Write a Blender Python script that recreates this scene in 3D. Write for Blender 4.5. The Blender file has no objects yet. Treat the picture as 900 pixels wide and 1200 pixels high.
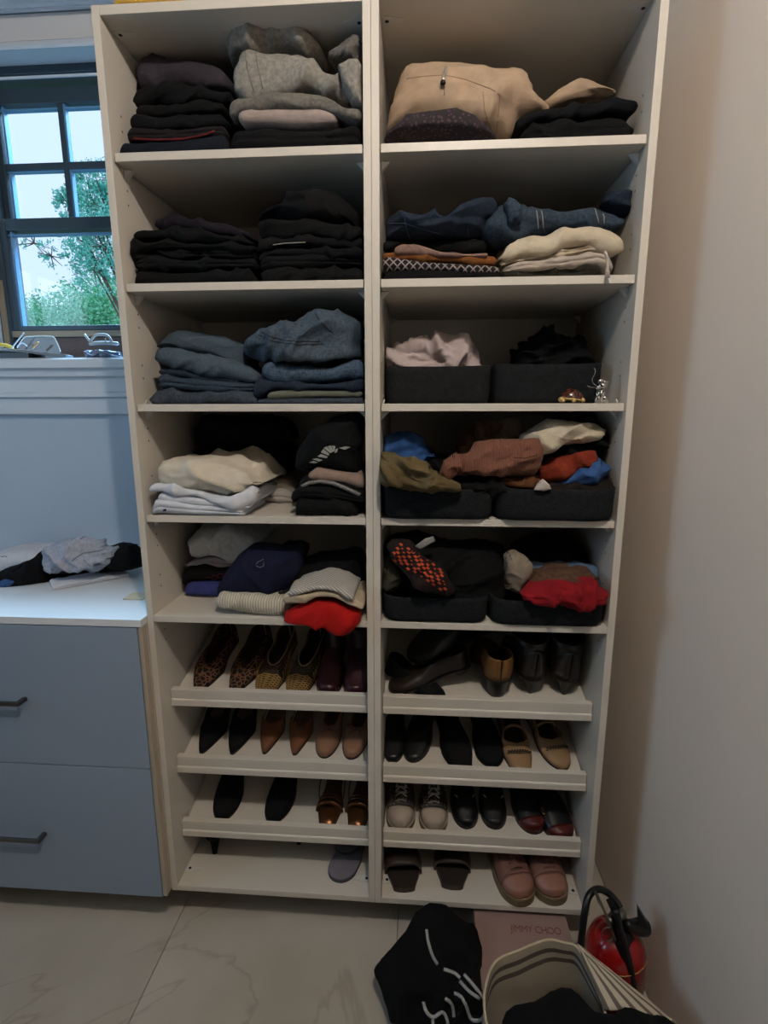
import bpy, bmesh, math, random
import numpy as np
from mathutils import Vector, Matrix, noise
from mathutils.bvhtree import BVHTree
random.seed(7)
C = bpy.context.scene.collection
S = bpy.context.scene
pi = math.pi
# ------------------------------------------------------------------ camera
F, CX, CY, CZ, YAW, PIT, ROL = 613.04, .1157, -1.2894, 1.5402, .0684, .1904, .0012
def ray(px, py):
    u = (px - 450) / F; w = (600 - py) / F
    c, s = math.cos(ROL), math.sin(ROL); u, w = c*u + s*w, -s*u + c*w
    c, s = math.cos(PIT), math.sin(PIT); y = c + s*w; z = -s + c*w; x = u
    c, s = math.cos(YAW), math.sin(YAW)
    return np.array([c*x - s*y, s*x + c*y, z])
CAM = np.array([CX, CY, CZ])
def atY(px, py, Y): r = ray(px, py); return CAM + r*(Y - CY)/r[1]
def atZ(px, py, Z): r = ray(px, py); return CAM + r*(Z - CZ)/r[2]
def atX(px, py, X): r = ray(px, py); return CAM + r*(X - CX)/r[0]
cd = bpy.data.cameras.new('camera'); cam = bpy.data.objects.new('camera', cd); C.objects.link(cam)
fw = ray(450, 600); rt = ray(450 + F, 600) - fw; up = ray(450, 600 - F) - fw
m = Matrix.Identity(4)
for i in range(3): m[i][0] = rt[i]; m[i][1] = up[i]; m[i][2] = -fw[i]; m[i][3] = CAM[i]
cam.matrix_world = m
cd.sensor_fit = 'VERTICAL'; cd.sensor_height = 36; cd.lens = F/1200*36; cd.clip_start = .02; cd.clip_end = 200
S.camera = cam
# ------------------------------------------------------------------ sky, lights, exposure
S.view_settings.view_transform = 'Standard'; S.view_settings.look = 'None'
S.view_settings.gamma = 1; S.view_settings.use_curve_mapping = False
S.view_settings.exposure = 0.0
wd = bpy.data.worlds.new('overcast_sky'); S.world = wd; wd.use_nodes = True
bg = wd.node_tree.nodes['Background']; bg.inputs[0].default_value = (.62, .75, 1, 1); bg.inputs[1].default_value = 1.4
def light(name, kind, loc, energy, col, rot=(0,0,0), **k):
    l = bpy.data.lights.new(name, kind); l.energy = energy; l.color = col
    for a, b in k.items(): setattr(l, a, b)
    o = bpy.data.objects.new(name, l); C.objects.link(o); o.location = loc; o.rotation_euler = rot; return o
CEIL = 2.92
light('downlight_main', 'POINT', (.28, -1.26, CEIL-.1), 60, (1, .925, .84), shadow_soft_size=.03)
light('downlight_rear', 'POINT', (-1.3, -1.9, CEIL-.1), 3, (1, .92, .83), shadow_soft_size=.05)
# bright sky outside and above the window
light('daylight', 'AREA', (-1.15, 1.6, 4.05), 1000, (.42, .70, 1), rot=(math.radians(-32), 0, 0), shape='RECTANGLE', size=2.6, size_y=1.4)

# added blue fill lamp behind the made-up window in the left wall
light('blue_fill_left', 'AREA', (-2.44, -0.75, 1.85), 12, (.42, .74, 1), rot=(0, math.radians(-90), 0), shape='RECTANGLE', size=1.2, size_y=1.2)

# ------------------------------------------------------------------ materials
MC = {}
def lin(h):
    if isinstance(h, str):
        v = [int(h[i:i+2], 16)/255 for i in (0, 2, 4)]
        return tuple(x/12.92 if x <= .04045 else ((x+.055)/1.055)**2.4 for x in v)
    return h
def M(name, col, rough=.6, metal=0, var=0, vscale=8, bump=0, bscale=200, kind='noise', col2=None, coat=0, trans=0, sheen=0, spec=.5):
    if name in MC: return MC[name]
    m = bpy.data.materials.new(name); m.use_nodes = True; nt = m.node_tree; N = nt.nodes; L = nt.links
    b = N['Principled BSDF']; c = lin(col)
    b.inputs['Base Color'].default_value = (*c, 1); b.inputs['Roughness'].default_value = rough
    b.inputs['Metallic'].default_value = metal; b.inputs['Coat Weight'].default_value = coat
    b.inputs['Transmission Weight'].default_value = trans; b.inputs['Sheen Weight'].default_value = sheen
    b.inputs['Specular IOR Level'].default_value = spec
    tc = N.new('ShaderNodeTexCoord')
    if var or col2:
        c2 = lin(col2) if col2 else tuple(x*(1-var) for x in c)
        cr = N.new('ShaderNodeValToRGB'); e = cr.color_ramp.elements
        e[0].color = (*c, 1); e[1].color = (*c2, 1); e[0].position = .35; e[1].position = .65
        if kind == 'noise':
            t = N.new('ShaderNodeTexNoise'); t.inputs['Scale'].default_value = vscale; t.inputs['Detail'].default_value = 5
            L.new(tc.outputs['Object'], t.inputs['Vector']); L.new(t.outputs[0], cr.inputs[0])
        elif kind == 'spots':          # animal print: dark patches between thin light lines
            t = N.new('ShaderNodeTexVoronoi'); t.feature = 'DISTANCE_TO_EDGE'; t.inputs['Scale'].default_value = vscale
            L.new(tc.outputs['Object'], t.inputs['Vector']); L.new(t.outputs['Distance'], cr.inputs[0])
            e[0].position = .06; e[1].position = .11
        elif kind == 'dots':
            t = N.new('ShaderNodeTexVoronoi'); t.inputs['Scale'].default_value = vscale
            L.new(tc.outputs['Object'], t.inputs['Vector']); L.new(t.outputs['Distance'], cr.inputs[0])
            e[0].position = .30; e[1].position = .36
        elif kind == 'rib':
            t = N.new('ShaderNodeTexWave'); t.inputs['Scale'].default_value = vscale; t.inputs['Distortion'].default_value = 1.2
            t.bands_direction = 'DIAGONAL' if name.endswith('diag') else ('X' if name.endswith('x') else 'Z')
            L.new(tc.outputs['Object'], t.inputs['Vector']); L.new(t.outputs['Fac'], cr.inputs[0])
            bp = N.new('ShaderNodeBump'); bp.inputs['Strength'].default_value = .6; bp.inputs['Distance'].default_value = .003
            L.new(t.outputs['Fac'], bp.inputs['Height']); L.new(bp.outputs[0], b.inputs['Normal'])
        elif kind == 'diamond':
            mp = N.new('ShaderNodeMapping'); mp.inputs['Rotation'].default_value = (0, math.radians(45), 0)
            L.new(tc.outputs['Object'], mp.inputs[0])
            ws = []
            for d in ('X', 'Z'):
                w_ = N.new('ShaderNodeTexWave'); w_.bands_direction = d; w_.inputs['Scale'].default_value = vscale; L.new(mp.outputs[0], w_.inputs[0]); ws.append(w_)
            mx = N.new('ShaderNodeMath'); mx.operation = 'MAXIMUM'; L.new(ws[0].outputs['Fac'], mx.inputs[0]); L.new(ws[1].outputs['Fac'], mx.inputs[1])
            L.new(mx.outputs[0], cr.inputs[0]); e[0].position = .86; e[1].position = .93
        L.new(cr.outputs[0], b.inputs['Base Color'])
    if bump and kind != 'rib':
        t = N.new('ShaderNodeTexNoise'); t.inputs['Scale'].default_value = bscale; t.inputs['Detail'].default_value = 3
        L.new(tc.outputs['Object'], t.inputs['Vector'])
        bp = N.new('ShaderNodeBump'); bp.inputs['Strength'].default_value = bump; bp.inputs['Distance'].default_value = .002
        L.new(t.outputs[0], bp.inputs['Height']); L.new(bp.outputs[0], b.inputs['Normal'])
    MC[name] = m; return m
def fab(name, col, var=.25, vs=40, **k):
    k.setdefault('bump', .5); k.setdefault('bscale', 350); k.setdefault('rough', .92); k.setdefault('spec', .2)
    return M(name, col, var=var, vscale=vs, **k)
def denim(name, col, var=.45): return M(name, col, rough=.9, var=var, vscale=170, bump=.5, bscale=500, spec=.2)
LAM = M('white_laminate', 'C9C2B7', .42, var=.04, vscale=3)
LAMF = M('blue_grey_lacquer', '8492A3', .38, var=.03, vscale=2)
COUNT = M('white_counter_laminate', 'D8DADC', .3)
BACKM = M('back_panel_board', 'D2CCC2', .6)
WALL = M('wall_paint', 'ECDDCF', .85, var=.04, vscale=1.5, bump=.15, bscale=60)
WALLB = M('wall_paint_blue_cast', 'AEBDCD', .8, var=.03, vscale=1.5, bump=.1, bscale=60)  # blue tint of the daylight put into the paint colour
CEILM = M('ceiling_paint', '9A948A', .9)
TRIM = M('trim_paint', 'C6CCD4', .5)
FRAME = M('dark_window_frame', '2F3F4A', .45)
WOOD = M('brown_wood', '5A3F33', .5, var=.3, vscale=12)
TAN = M('tan_wood_edge', '8A7A64', .55)
PLAS = M('white_plastic', 'C9C6C0', .35)
HOLE = M('dark_hole', '1A1714', .9)
NICK = M('brushed_nickel', '6E6863', .35, 1)
FELT = fab('charcoal_felt', '1B1D20', .5, 90, bump=.9, bscale=250)

# ------------------------------------------------------------------ mesh helpers
def wloc(o):
    v = Vector((0,0,0))
    while o: v += o.location; o = o.parent
    return v
def tag(o, label=None, cat=None, group=None, kind=None):
    if label: o['label'] = label
    if cat: o['category'] = cat
    if group: o['group'] = group
    if kind: o['kind'] = kind
    return o
def empty(name, loc, label=None, cat=None, group=None, rot=None):
    o = bpy.data.objects.new(name, None); C.objects.link(o); o.location = loc; o.empty_display_size = .05
    if rot: o.rotation_euler = rot
    return tag(o, label, cat, group)
def mk(name, V, Fc, mat, parent=None, smooth=True, local=False, origin=None):
    """one mesh object; world coordinates unless local (then parent's frame)"""
    V = np.asarray(V, float)
    me = bpy.data.meshes.new(name)
    if local: o0 = np.zeros(3)
    else:
        mn, mx = V.min(0), V.max(0)
        o0 = np.array(origin) if origin is not None else np.array([(mn[0]+mx[0])/2, (mn[1]+mx[1])/2, mn[2]])
    me.from_pydata((V - o0).tolist(), [], [tuple(f) for f in Fc]); me.update()
    if mat: me.materials.append(mat)
    if smooth: me.polygons.foreach_set('use_smooth', [True]*len(me.polygons))
    o = bpy.data.objects.new(name, me); C.objects.link(o)
    if parent is not None:
        o.parent = parent
        o.location = (0,0,0) if local else Vector(o0) - wloc(parent)
    else: o.location = o0
    return o
def bm_obj(name, bm, mat, parent=None, smooth=False, local=False, origin=None):
    bmesh.ops.recalc_face_normals(bm, faces=bm.faces)
    V = [tuple(v.co) for v in bm.verts]; bm.verts.index_update()
    Fc = [[v.index for v in f.verts] for f in bm.faces]; bm.free()
    return mk(name, V, Fc, mat, parent, smooth, local, origin)
def bm_box(bm, x0, x1, y0, y1, z0, z1, bev=0):
    r = bmesh.ops.create_cube(bm, size=1)
    for v in r['verts']:
        v.co = Vector((x0 + (v.co.x+.5)*(x1-x0), y0 + (v.co.y+.5)*(y1-y0), z0 + (v.co.z+.5)*(z1-z0)))
    if bev:
        es = list({e for v in r['verts'] for e in v.link_edges})
        bmesh.ops.bevel(bm, geom=es, offset=bev, segments=2, affect='EDGES', profile=.5)
def box(name, x0, x1, y0, y1, z0, z1, mat, parent=None, bev=.0008, local=False):
    bm = bmesh.new(); bm_box(bm, x0, x1, y0, y1, z0, z1, bev)
    return bm_obj(name, bm, mat, parent, False, local)
def tube_geo(pts, r, n=8, closed=False, base=0):
    pts = [Vector(p) for p in pts]; V = []; Fc = []; k = len(pts)
    rr = r if hasattr(r, '__len__') else [r]*k
    prev = None
    for i, p in enumerate(pts):
        if closed: t = pts[(i+1) % k] - pts[i-1]
        else: t = pts[min(i+1, k-1)] - pts[max(i-1, 0)]
        if t.length < 1e-9: t = Vector((0,0,1))
        t.normalize()
        if prev is None:
            a = Vector((0,0,1)) if abs(t.z) < .9 else Vector((1,0,0)); nrm = t.cross(a).normalized()
        else:
            nrm = (prev - t*prev.dot(t))
            nrm = nrm.normalized() if nrm.length > 1e-6 else t.orthogonal().normalized()
        prev = nrm; bi = t.cross(nrm)
        for j in range(n):
            a = 2*pi*j/n; V.append(tuple(p + (nrm*math.cos(a) + bi*math.sin(a))*rr[i]))
    for i in range(k if closed else k-1):
        for j in range(n):
            a = i*n+j; b = i*n+(j+1) % n; i2 = (i+1) % k; Fc.append([base+a, base+b, base+i2*n+(j+1) % n, base+i2*n+j])
    if not closed:
        Fc.append([base+j for j in range(n)][::-1]); Fc.append([base+(k-1)*n+j for j in range(n)])
    return V, Fc
def tube(name, pts, r, mat, parent=None, n=8, closed=False, local=False):
    V, Fc = tube_geo(pts, r, n, closed); return mk(name, V, Fc, mat, parent, True, local)
def tubes(name, lst, mat, parent=None, n=6, local=False):
    V = []; Fc = []
    for pts, r in lst:
        v, f = tube_geo(pts, r, n, False, len(V)); V += v; Fc += f
    return mk(name, V, Fc, mat, parent, True, local)
def smooth_pts(p, k=6):
    P = [Vector(q) for q in p]; out = []
    for i in range(len(P)-1):
        a = P[max(i-1, 0)]; b = P[i]; c = P[i+1]; d = P[min(i+2, len(P)-1)]
        for j in range(k):
            t = j/k; out.append(.5*((2*b) + (c-a)*t + (2*a-5*b+4*c-d)*t*t + (3*b-a-3*c+d)*t**3))
    out.append(P[-1]); return out
def lathe(name, prof, loc, mat, parent=None, n=32, axis='Z'):
    V = []; Fc = []
    for r, z in prof:
        for j in range(n):
            a = 2*pi*j/n; V.append((loc[0]+r*math.cos(a), loc[1]+r*math.sin(a), loc[2]+z))
    for i in range(len(prof)-1):
        for j in range(n): Fc.append([i*n+j, i*n+(j+1) % n, (i+1)*n+(j+1) % n, (i+1)*n+j])
    Fc.append(list(range(n))[::-1]); Fc.append([(len(prof)-1)*n+j for j in range(n)])
    return mk(name, V, Fc, mat, parent, True)

# ------------------------------------------------------------------ cloth generators
def wrinkle(P, seed, amp, f, ani):
    out = np.zeros(len(P)); rs = random.Random(seed)
    a = rs.uniform(-.7, .7); ca, sa = math.cos(a), math.sin(a); off = Vector((rs.uniform(0, 50), rs.uniform(0, 50), rs.uniform(0, 50)))
    for i, p in enumerate(P):
        x = (ca*p[0] + sa*p[2])*f*ani; z = (-sa*p[0] + ca*p[2])*f; y = p[1]*f*.6
        q = Vector((x, y, z)) + off
        w = noise.noise(q*.5)*.8
        q2 = q + Vector((w, w, -w))*1.1
        r = 1 - 2*abs(noise.noise(q2))
        r2 = 1 - 2*abs(noise.noise(q2*2.1 + Vector((7.1, 3.3, 1.7))))
        out[i] = amp*(.7*(r*r*2 - 1) + .8*w + .38*r2*abs(r2) + .2*noise.noise(q*3.9))
    return out
def grid_normals(G, closed_v=True):
    du = np.gradient(G, axis=0)
    dv = np.roll(G, -1, 1) - np.roll(G, 1, 1) if closed_v else np.gradient(G, axis=1)
    n = np.cross(du, dv); l = np.linalg.norm(n, axis=2, keepdims=True); l[l < 1e-9] = 1
    return n/l
BVH = {}
SEED = [100]
LIM = {'L': (-.5950, -.0215), 'R': (.0215, .5950), None: (-9, 9)}
SH = {1: 2.1257, 2: 1.8424, 3: 1.558, 4: 1.2738, 5: .9987, 0: .138}   # shelf tops, filled below again
def plY(yf, p):
    return yf
def cloth(name, label, cat, mat, top, bot, yf, depth=.3, layers=1, wr=.004, fr=14, ani=.45, bay=None, group=None,
          droop=.0, parent=None, nu=64, endr=None, topwave=.004, puff=1.0, zmin=None, gd=.006, slant=0):
    """folded garment: loft along x of a folded section; top/bottom outlines are pixels on the plane y=yf"""
    SEED[0] += 1; sd = SEED[0]; rs = random.Random(sd)
    T = np.array([atY(a, b, yf) for a, b in top])
    if isinstance(bot, (int, float)): B = np.array([[T[0,0], yf, bot], [T[-1,0], yf, bot]])
    else: B = np.array([atY(a, b, yf) for a, b in bot])
    x0, x1 = T[0,0], T[-1,0]; lo, hi = LIM[bay]; x0 = max(x0, lo+.001); x1 = min(x1, hi-.001)
    us = .5 - .5*np.cos(np.linspace(0, pi, nu)); xs = x0 + (x1-x0)*(.25*us + .75*np.linspace(0, 1, nu))
    zt = np.interp(xs, T[:,0], T[:,2]); zb = np.interp(xs, B[:,0], B[:,2])
    ker = np.array([1, 2, 3, 2, 1.])/9
    for _ in range(2): zt[2:-2] = np.convolve(zt, ker, 'valid')
    h = np.maximum(zt - zb, .004)
    er = endr if endr else float(np.mean(h))*.55
    d = np.minimum(xs - x0, x1 - xs); e = np.sqrt(np.clip(1 - (1 - np.clip(d/er, 0, 1))**2, 0, 1)); e = np.maximum(e, .04)
    nf = 8*layers + 5; nT = 15; nb = 5; nB = 9
    G = []
    for i, x in enumerate(xs):
        hh = h[i]*(.25 + .75*e[i]) if layers > 1 else h[i]*max(e[i], .1)
        zc = zb[i] + h[i]*.5; zb_ = zc - hh/2; zt_ = zc + hh/2
        if isinstance(bot, (int, float)): zb_ = zb[i]; zt_ = zb[i] + hh
        y0 = yf + (1 - e[i])*min(.03, er) + .006*noise.noise(Vector((x*9, sd, 0))); R = min(hh*.5, .03)*puff
        row = []
        for s in np.linspace(0, 1, nf):
            rd = 1 - math.sqrt(max(0, 1 - (2*s-1)**2)); g = 0
            if layers > 1: g = gd*(1 - abs(math.sin(pi*layers*s))**.5)*(0 if s in (0, 1) else 1)
            row.append((x, y0 + R*rd + g, zb_ + hh*s))
        ye = y0 + depth*(.9 + .1*e[i])
        for k in range(1, nT):
            t = k/nT; yy = y0 + R + (ye - y0 - 2*R)*t
            row.append((x + slant*t, yy, zt_ - droop*t*hh + topwave*noise.noise(Vector((x*12, yy*12, sd)))))
        hb = hh*(1-droop)
        for s in np.linspace(1, 0, nb):
            rd = 1 - math.sqrt(max(0, 1 - (2*s-1)**2)); row.append((x + slant, ye - R*rd, zb_ + hb*s))
        for k in range(1, nB): row.append((x + slant*(1-k/nB), ye - R + (y0 - ye + 2*R)*k/nB, zb_))
        G.append(row)
    G = np.array(G); nv = G.shape[1]
    n = grid_normals(G); P = G.reshape(-1, 3)
    w = wrinkle(P, sd, wr*1.4, fr, ani).reshape(len(xs), nv, 1)
    msk = np.ones((1, nv, 1)); msk[0, nf+nT-1+nb:, 0] = .1
    c = G.mean(1, keepdims=True); sgn = np.sign(((G - c)*n).sum(2).mean()) or 1
    G = G + n*sgn*w*msk*np.minimum(1, e*1.5)[:, None, None]
    zl = zmin if zmin is not None else (bot if isinstance(bot, (int, float)) else None)
    if zl is not None: G[..., 2] = np.maximum(G[..., 2], zl + .0006)
    G[..., 0] = np.clip(G[..., 0], lo, hi)
    if bay: G[..., 1] = np.minimum(G[..., 1], .458)
    V = G.reshape(-1, 3).tolist(); Fc = []
    for i in range(len(xs)-1):
        for j in range(nv): Fc.append([i*nv+j, (i+1)*nv+j, (i+1)*nv+(j+1) % nv, i*nv+(j+1) % nv])
    for i0, rev in ((0, False), (len(xs)-1, True)):
        ci = len(V); V.append(G[i0].mean(0).tolist())
        for j in range(nv):
            f = [i0*nv+j, i0*nv+(j+1) % nv, ci]; Fc.append(f[::-1] if rev else f)
    o = mk(name, V, Fc, mat, parent)
    if label: tag(o, label, cat, group)
    BVH[o] = BVHTree.FromPolygons(V, Fc)
    return o
def heap(name, label, cat, mat, poly, yc, thick, wr=.008, fr=12, ani=.6, bay=None, group=None, zmin=None, parent=None, pw=.55, nth=96, nph=40, lean=0, ymax=None, ymin=None, incl=0):
    """crumpled garment: closed pillowy body around an outline standing at depth yc"""
    SEED[0] += 1; sd = SEED[0]
    pts = []
    for k in range(len(poly)):
        a = np.array(poly[k], float); b = np.array(poly[(k+1) % len(poly)], float); n_ = max(1, int(np.hypot(*(b-a))/3))
        for j in range(n_): pts.append(a + (b-a)*j/n_)
    if incl:                     # outline stands on a plane leaning back: Y = yc + incl*z
        W = []
        for x, y in pts:
            r_ = ray(x, y); s_ = (yc + incl*CZ - CY)/(r_[1] - incl*r_[2]); W.append(CAM + r_*s_)
        W = np.array(W)
    else: W = np.array([atY(x, y, yc) for x, y in pts])
    c = W.mean(0)
    idx = np.linspace(0, len(W), nth, endpoint=False).astype(int); O = W[idx]; OS = O.copy()
    kw = np.hanning(33)[1:-1]; kw /= kw.sum()
    for d_ in range(3): OS[:, d_] = np.convolve(np.concatenate([O[-15:, d_], O[:, d_], O[:15, d_]]), kw, 'valid')
    G = []; hn = nph//2; ss = np.sin(np.linspace(.06, pi/2, hn)); rad = [(q, -1) for q in ss] + [(q, 1) for q in ss[::-1][1:]]; nph = len(rad); SN = []
    for q_, sg_ in rad:
        cs = q_; sn = sg_*math.sqrt(max(0, 1 - q_**(2/pw))); SN.append(sn)
        m_ = cs**2.5; R = c + (O*m_ + OS*(1-m_) - c)*cs; R[:, 1] = (R[:, 1] if incl else yc) + thick*sn*.5 + lean*(R[:, 2]-c[2])
        G.append(R)
    G = np.array(G).transpose(1, 0, 2)      # theta, phi
    Gc = np.concatenate([G], 0)
    du = np.roll(Gc, -1, 0) - np.roll(Gc, 1, 0); dv = np.gradient(Gc, axis=1)
    n = np.cross(du, dv); l = np.linalg.norm(n, axis=2, keepdims=True); l[l < 1e-9] = 1; n /= l
    sgn = np.sign(((Gc - c)*n).sum(2).mean()) or 1
    w = wrinkle(Gc.reshape(-1, 3), sd, wr*1.8, fr*1.15, ani).reshape(nth, nph, 1)
    Gc = Gc + n*sgn*w*(.16 + .84*np.abs(np.array(SN)))[None, :, None]
    lo, hi = LIM[bay]; Gc[..., 0] = np.clip(Gc[..., 0], lo, hi)
    if bay: Gc[..., 1] = np.minimum(Gc[..., 1], .458)
    if ymax is not None: Gc[..., 1] = np.minimum(Gc[..., 1], ymax)
    if ymin is not None: Gc[..., 1] = np.maximum(Gc[..., 1], ymin)
    if zmin is not None: Gc[..., 2] = np.maximum(Gc[..., 2], zmin + .0006)
    V = Gc.reshape(-1, 3).tolist(); Fc = []
    for i in range(nth):
        i2 = (i+1) % nth
        for j in range(nph-1): Fc.append([i*nph+j, i2*nph+j, i2*nph+j+1, i*nph+j+1])
    for j0, rv in ((0, True), (nph-1, False)):
        ci = len(V); V.append(Gc[:, j0].mean(0).tolist())
        for i in range(nth): f = [i*nph+j0, ((i+1) % nth)*nph+j0, ci]; Fc.append(f[::-1] if rv else f)
    o = mk(name, V, Fc, mat, parent)
    if label: tag(o, label, cat, group)
    BVH[o] = BVHTree.FromPolygons(V, Fc)
    return o
def hit(o, px, py, off=.001):
    r = Vector(ray(px, py)).normalized(); h = BVH[o].ray_cast(Vector(CAM), r)
    return None if h[0] is None else h[0] - r*off
def seam(name, o, pts, r, mat, step=3, n=5, off=.0008):
    P = []
    for k in range(len(pts)-1):
        a = np.array(pts[k], float); b = np.array(pts[k+1], float); q = max(1, int(np.hypot(*(b-a))/step))
        for j in range(q): P.append(a + (b-a)*j/q)
    P.append(np.array(pts[-1], float)); H = [hit(o, x, y, off) for x, y in P]; H = [h for h in H if h is not None]
    if len(H) < 2: return
    H2 = [H[0]]
    for h in H[1:]:
        if (h - H2[-1]).length < .035: H2.append(h)
    if len(H2) < 2: return
    return tube(name, H2, r, mat, o, n)
def decal(name, o, polys, mat, off=.0012):
    V = []; Fc = []
    for poly in polys:
        c = np.mean(np.array(poly, float), 0); H = [hit(o, *c, off)] + [hit(o, x, y, off) for x, y in poly]
        if any(h is None for h in H): continue
        b = len(V); V += [tuple(h) for h in H]; k = len(poly)
        for j in range(k): Fc.append([b, b+1+j, b+1+(j+1) % k])
    if V: return mk(name, V, Fc, mat, o, False)

# ------------------------------------------------------------------ room shell
t = .0182; w = .58; Z0 = .12
SH = {1: 2.1257, 2: 1.8424, 3: 1.558, 4: 1.2738, 5: .9987, 0: .138}
XW = .745; YB = .575; XL = -2.3; YF = -3.0
def struct(o): o['kind'] = 'structure'; return o
# floor: large-format tiles with recessed joints
fl = struct(box('floor', XL, XW, YF, YB, -.03, -.004, M('grout', '5A554E', .9), bev=0))
tw, tl = .677, 1.35
TILE = M('porcelain_tile', 'B5AEA2', .42, col2='A39B8E', vscale=2.2, bump=.05, bscale=30)
_nt = TILE.node_tree; _N = _nt.nodes; _L = _nt.links       # thin smoky marble veins
_tc = _N.new('ShaderNodeTexCoord'); _n = _N.new('ShaderNodeTexNoise'); _n.inputs['Scale'].default_value = .8; _n.inputs['Detail'].default_value = 6; _n.inputs['Distortion'].default_value = 1.3
_g = _N.new('ShaderNodeNewGeometry'); _L.new(_g.outputs['Position'], _n.inputs['Vector'])
_r = _N.new('ShaderNodeValToRGB'); _r.color_ramp.elements[0].position = .494; _r.color_ramp.elements[0].color = (1,1,1,1)
_r.color_ramp.elements[1].position = .506; _r.color_ramp.elements[1].color = (1,1,1,1); _e = _r.color_ramp.elements.new(.5); _e.color = (.82,.80,.78,1)
_L.new(_n.outputs[0], _r.inputs[0]); _mx = _N.new('ShaderNodeMix'); _mx.data_type = 'RGBA'; _mx.blend_type = 'MULTIPLY'; _mx.inputs[0].default_value = 1
_old = _N['Principled BSDF'].inputs['Base Color'].links[0].from_socket
_L.new(_old, _mx.inputs[6]); _L.new(_r.outputs[0], _mx.inputs[7]); _L.new(_mx.outputs[2], _N['Principled BSDF'].inputs['Base Color'])
for i in range(-4, 3):
    for j in range(-2, 2):
        x0 = max(XL, .065 + i*tw); x1 = min(XW, .065 + (i+1)*tw); y0 = max(YF, -.62 + j*tl - .0); y1 = min(YB, y0 + tl if j > -2 else -.62 - tl)
        y0 = max(YF, -.62 + j*tl); y1 = min(YB, -.62 + (j+1)*tl)
        if x1 - x0 > .02 and y1 - y0 > .02: box('tile', x0+.001, x1-.001, y0+.001, y1-.001, -.012, 0, TILE, fl, bev=.0008)
struct(box('ceiling', XL, XW, YF, YB, CEIL, CEIL+.05, CEILM, bev=0))
struct(box('wall_right', XW, XW+.1, YF, YB+.1, -.03, CEIL+.05, WALL, bev=0))
bm = bmesh.new(); M('dark_unseen_walls', '3E3A35', .8)  # unseen walls made dark to cut bounced light
bm_box(bm, XL-.1, XL, YF, -1.35, -.03, CEIL+.05); bm_box(bm, XL-.1, XL, -.15, YB+.1, -.03, CEIL+.05); bm_box(bm, XL-.1, XL, -1.35, -.15, -.03, 1.25); bm_box(bm, XL-.1, XL, -1.35, -.15, 2.45, CEIL+.05)
struct(bm_obj('wall_left', bm, MC['dark_unseen_walls']))
w2 = empty('added_window', (XL-.05, -.75, 1.25)); w2['kind'] = 'structure'  # added unseen window; opening and frame made for the blue fill lamp
bm = bmesh.new()
for y0, y1, z0, z1 in ((-1.35, -1.30, 1.25, 2.45), (-.20, -.15, 1.25, 2.45), (-1.30, -.20, 1.25, 1.30), (-1.30, -.20, 2.40, 2.45), (-.76, -.74, 1.30, 2.40)): bm_box(bm, XL-.07, XL-.03, y0, y1, z0, z1, .002)
bm_obj('window_frame', bm, FRAME, w2)
struct(box('wall_front', XL-.1, XW+.1, YF-.1, YF, -.03, CEIL+.05, MC['dark_unseen_walls'], bev=0))
# back wall with window opening
wx0, wx1 = -1.46, -.56
zS = 1.722; zT = atY(60, 50, YB)[2]                       # sill top, head of the opening
bm = bmesh.new()
bm_box(bm, XL, wx0, YB, YB+.2, -.03, CEIL+.05); bm_box(bm, wx1, XW, YB, YB+.2, -.03, CEIL+.05)
bm_box(bm, wx0, wx1, YB, YB+.2, -.03, zS-.02); bm_box(bm, wx0, wx1, YB, YB+.2, zT, CEIL+.05)
wb = struct(bm_obj('wall_back', bm, WALLB))
# casing header, crown, apron under the sill
def prof_x(name, prof, x0, x1, mat, parent=None):
    """extrude a (y,z) outline along x"""
    k = len(prof); V = [(x0, y, z) for y, z in prof] + [(x1, y, z) for y, z in prof]
    Fc = [[i, (i+1) % k, k+(i+1) % k, k+i] for i in range(k)] + [list(range(k))[::-1], list(range(k, 2*k))]
    bm = bmesh.new(); vs = [bm.verts.new(v) for v in V]
    for f in Fc: bm.faces.new([vs[i] for i in f])
    return bm_obj(name, bm, mat, parent)
def zz(py, y=YB): return atY(60, py, y)[2]
tx1 = -.618
struct(prof_x('trim_1', [(YB, zz(-12)), (YB-.10, zz(-12, YB-.1)), (YB-.09, zz(-4, YB-.09)), (YB-.05, zz(3, YB-.05)), (YB-.045, zz(7, YB-.045)), (YB-.03, zz(9, YB-.03)), (YB-.028, zz(13, YB-.028)), (YB, zz(13, YB))], XL, XW, TRIM))
struct(box('trim_2', wx0-.12, tx1+.3, YB-.018, YB-.0005, zz(46, YB-.018), zz(14, YB-.018), M('casing_paint', 'C9C7C6', .5), bev=.002))
struct(prof_x('trim_3', [(YB-.001, zz(57)), (YB-.022, zz(56, YB-.022)), (YB-.028, zz(52, YB-.028)), (YB-.024, zz(47, YB-.024)), (YB-.001, zz(46))], wx0-.12, tx1+.3, TRIM))
a = YB
ya = YB-.075; zq = lambda py, y: atY(60, py, y)[2]
struct(prof_x('trim_4', [(a-.0005, zS), (ya, zS), (ya-.006, zS-.006), (ya-.006, zq(431, ya)), (ya+.012, zq(433, ya)), (ya+.016, zq(441, ya+.016)),
    (ya+.034, zq(443, ya+.03)), (ya+.036, zq(459, ya+.036)), (ya+.03, zq(461, ya+.03)), (ya+.03, zq(465, ya+.03)), (ya+.045, zq(467, ya+.045)), (ya+.05, zq(485, ya+.05)), (a-.0005, zq(487, ya+.06))],
    XL, tx1, TRIM))
# reveal lining
yg = YB+.11
bm = bmesh.new()
bm_box(bm, wx0-.001, wx0+.012, YB, YB+.2, zS, zT); bm_box(bm, wx1-.012, wx1+.001, YB, YB+.2, zS, zT); bm_box(bm, wx0, wx1, YB-.01, YB+.2, zT-.012, zT)
struct(bm_obj('trim_5', bm, TRIM))
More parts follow.
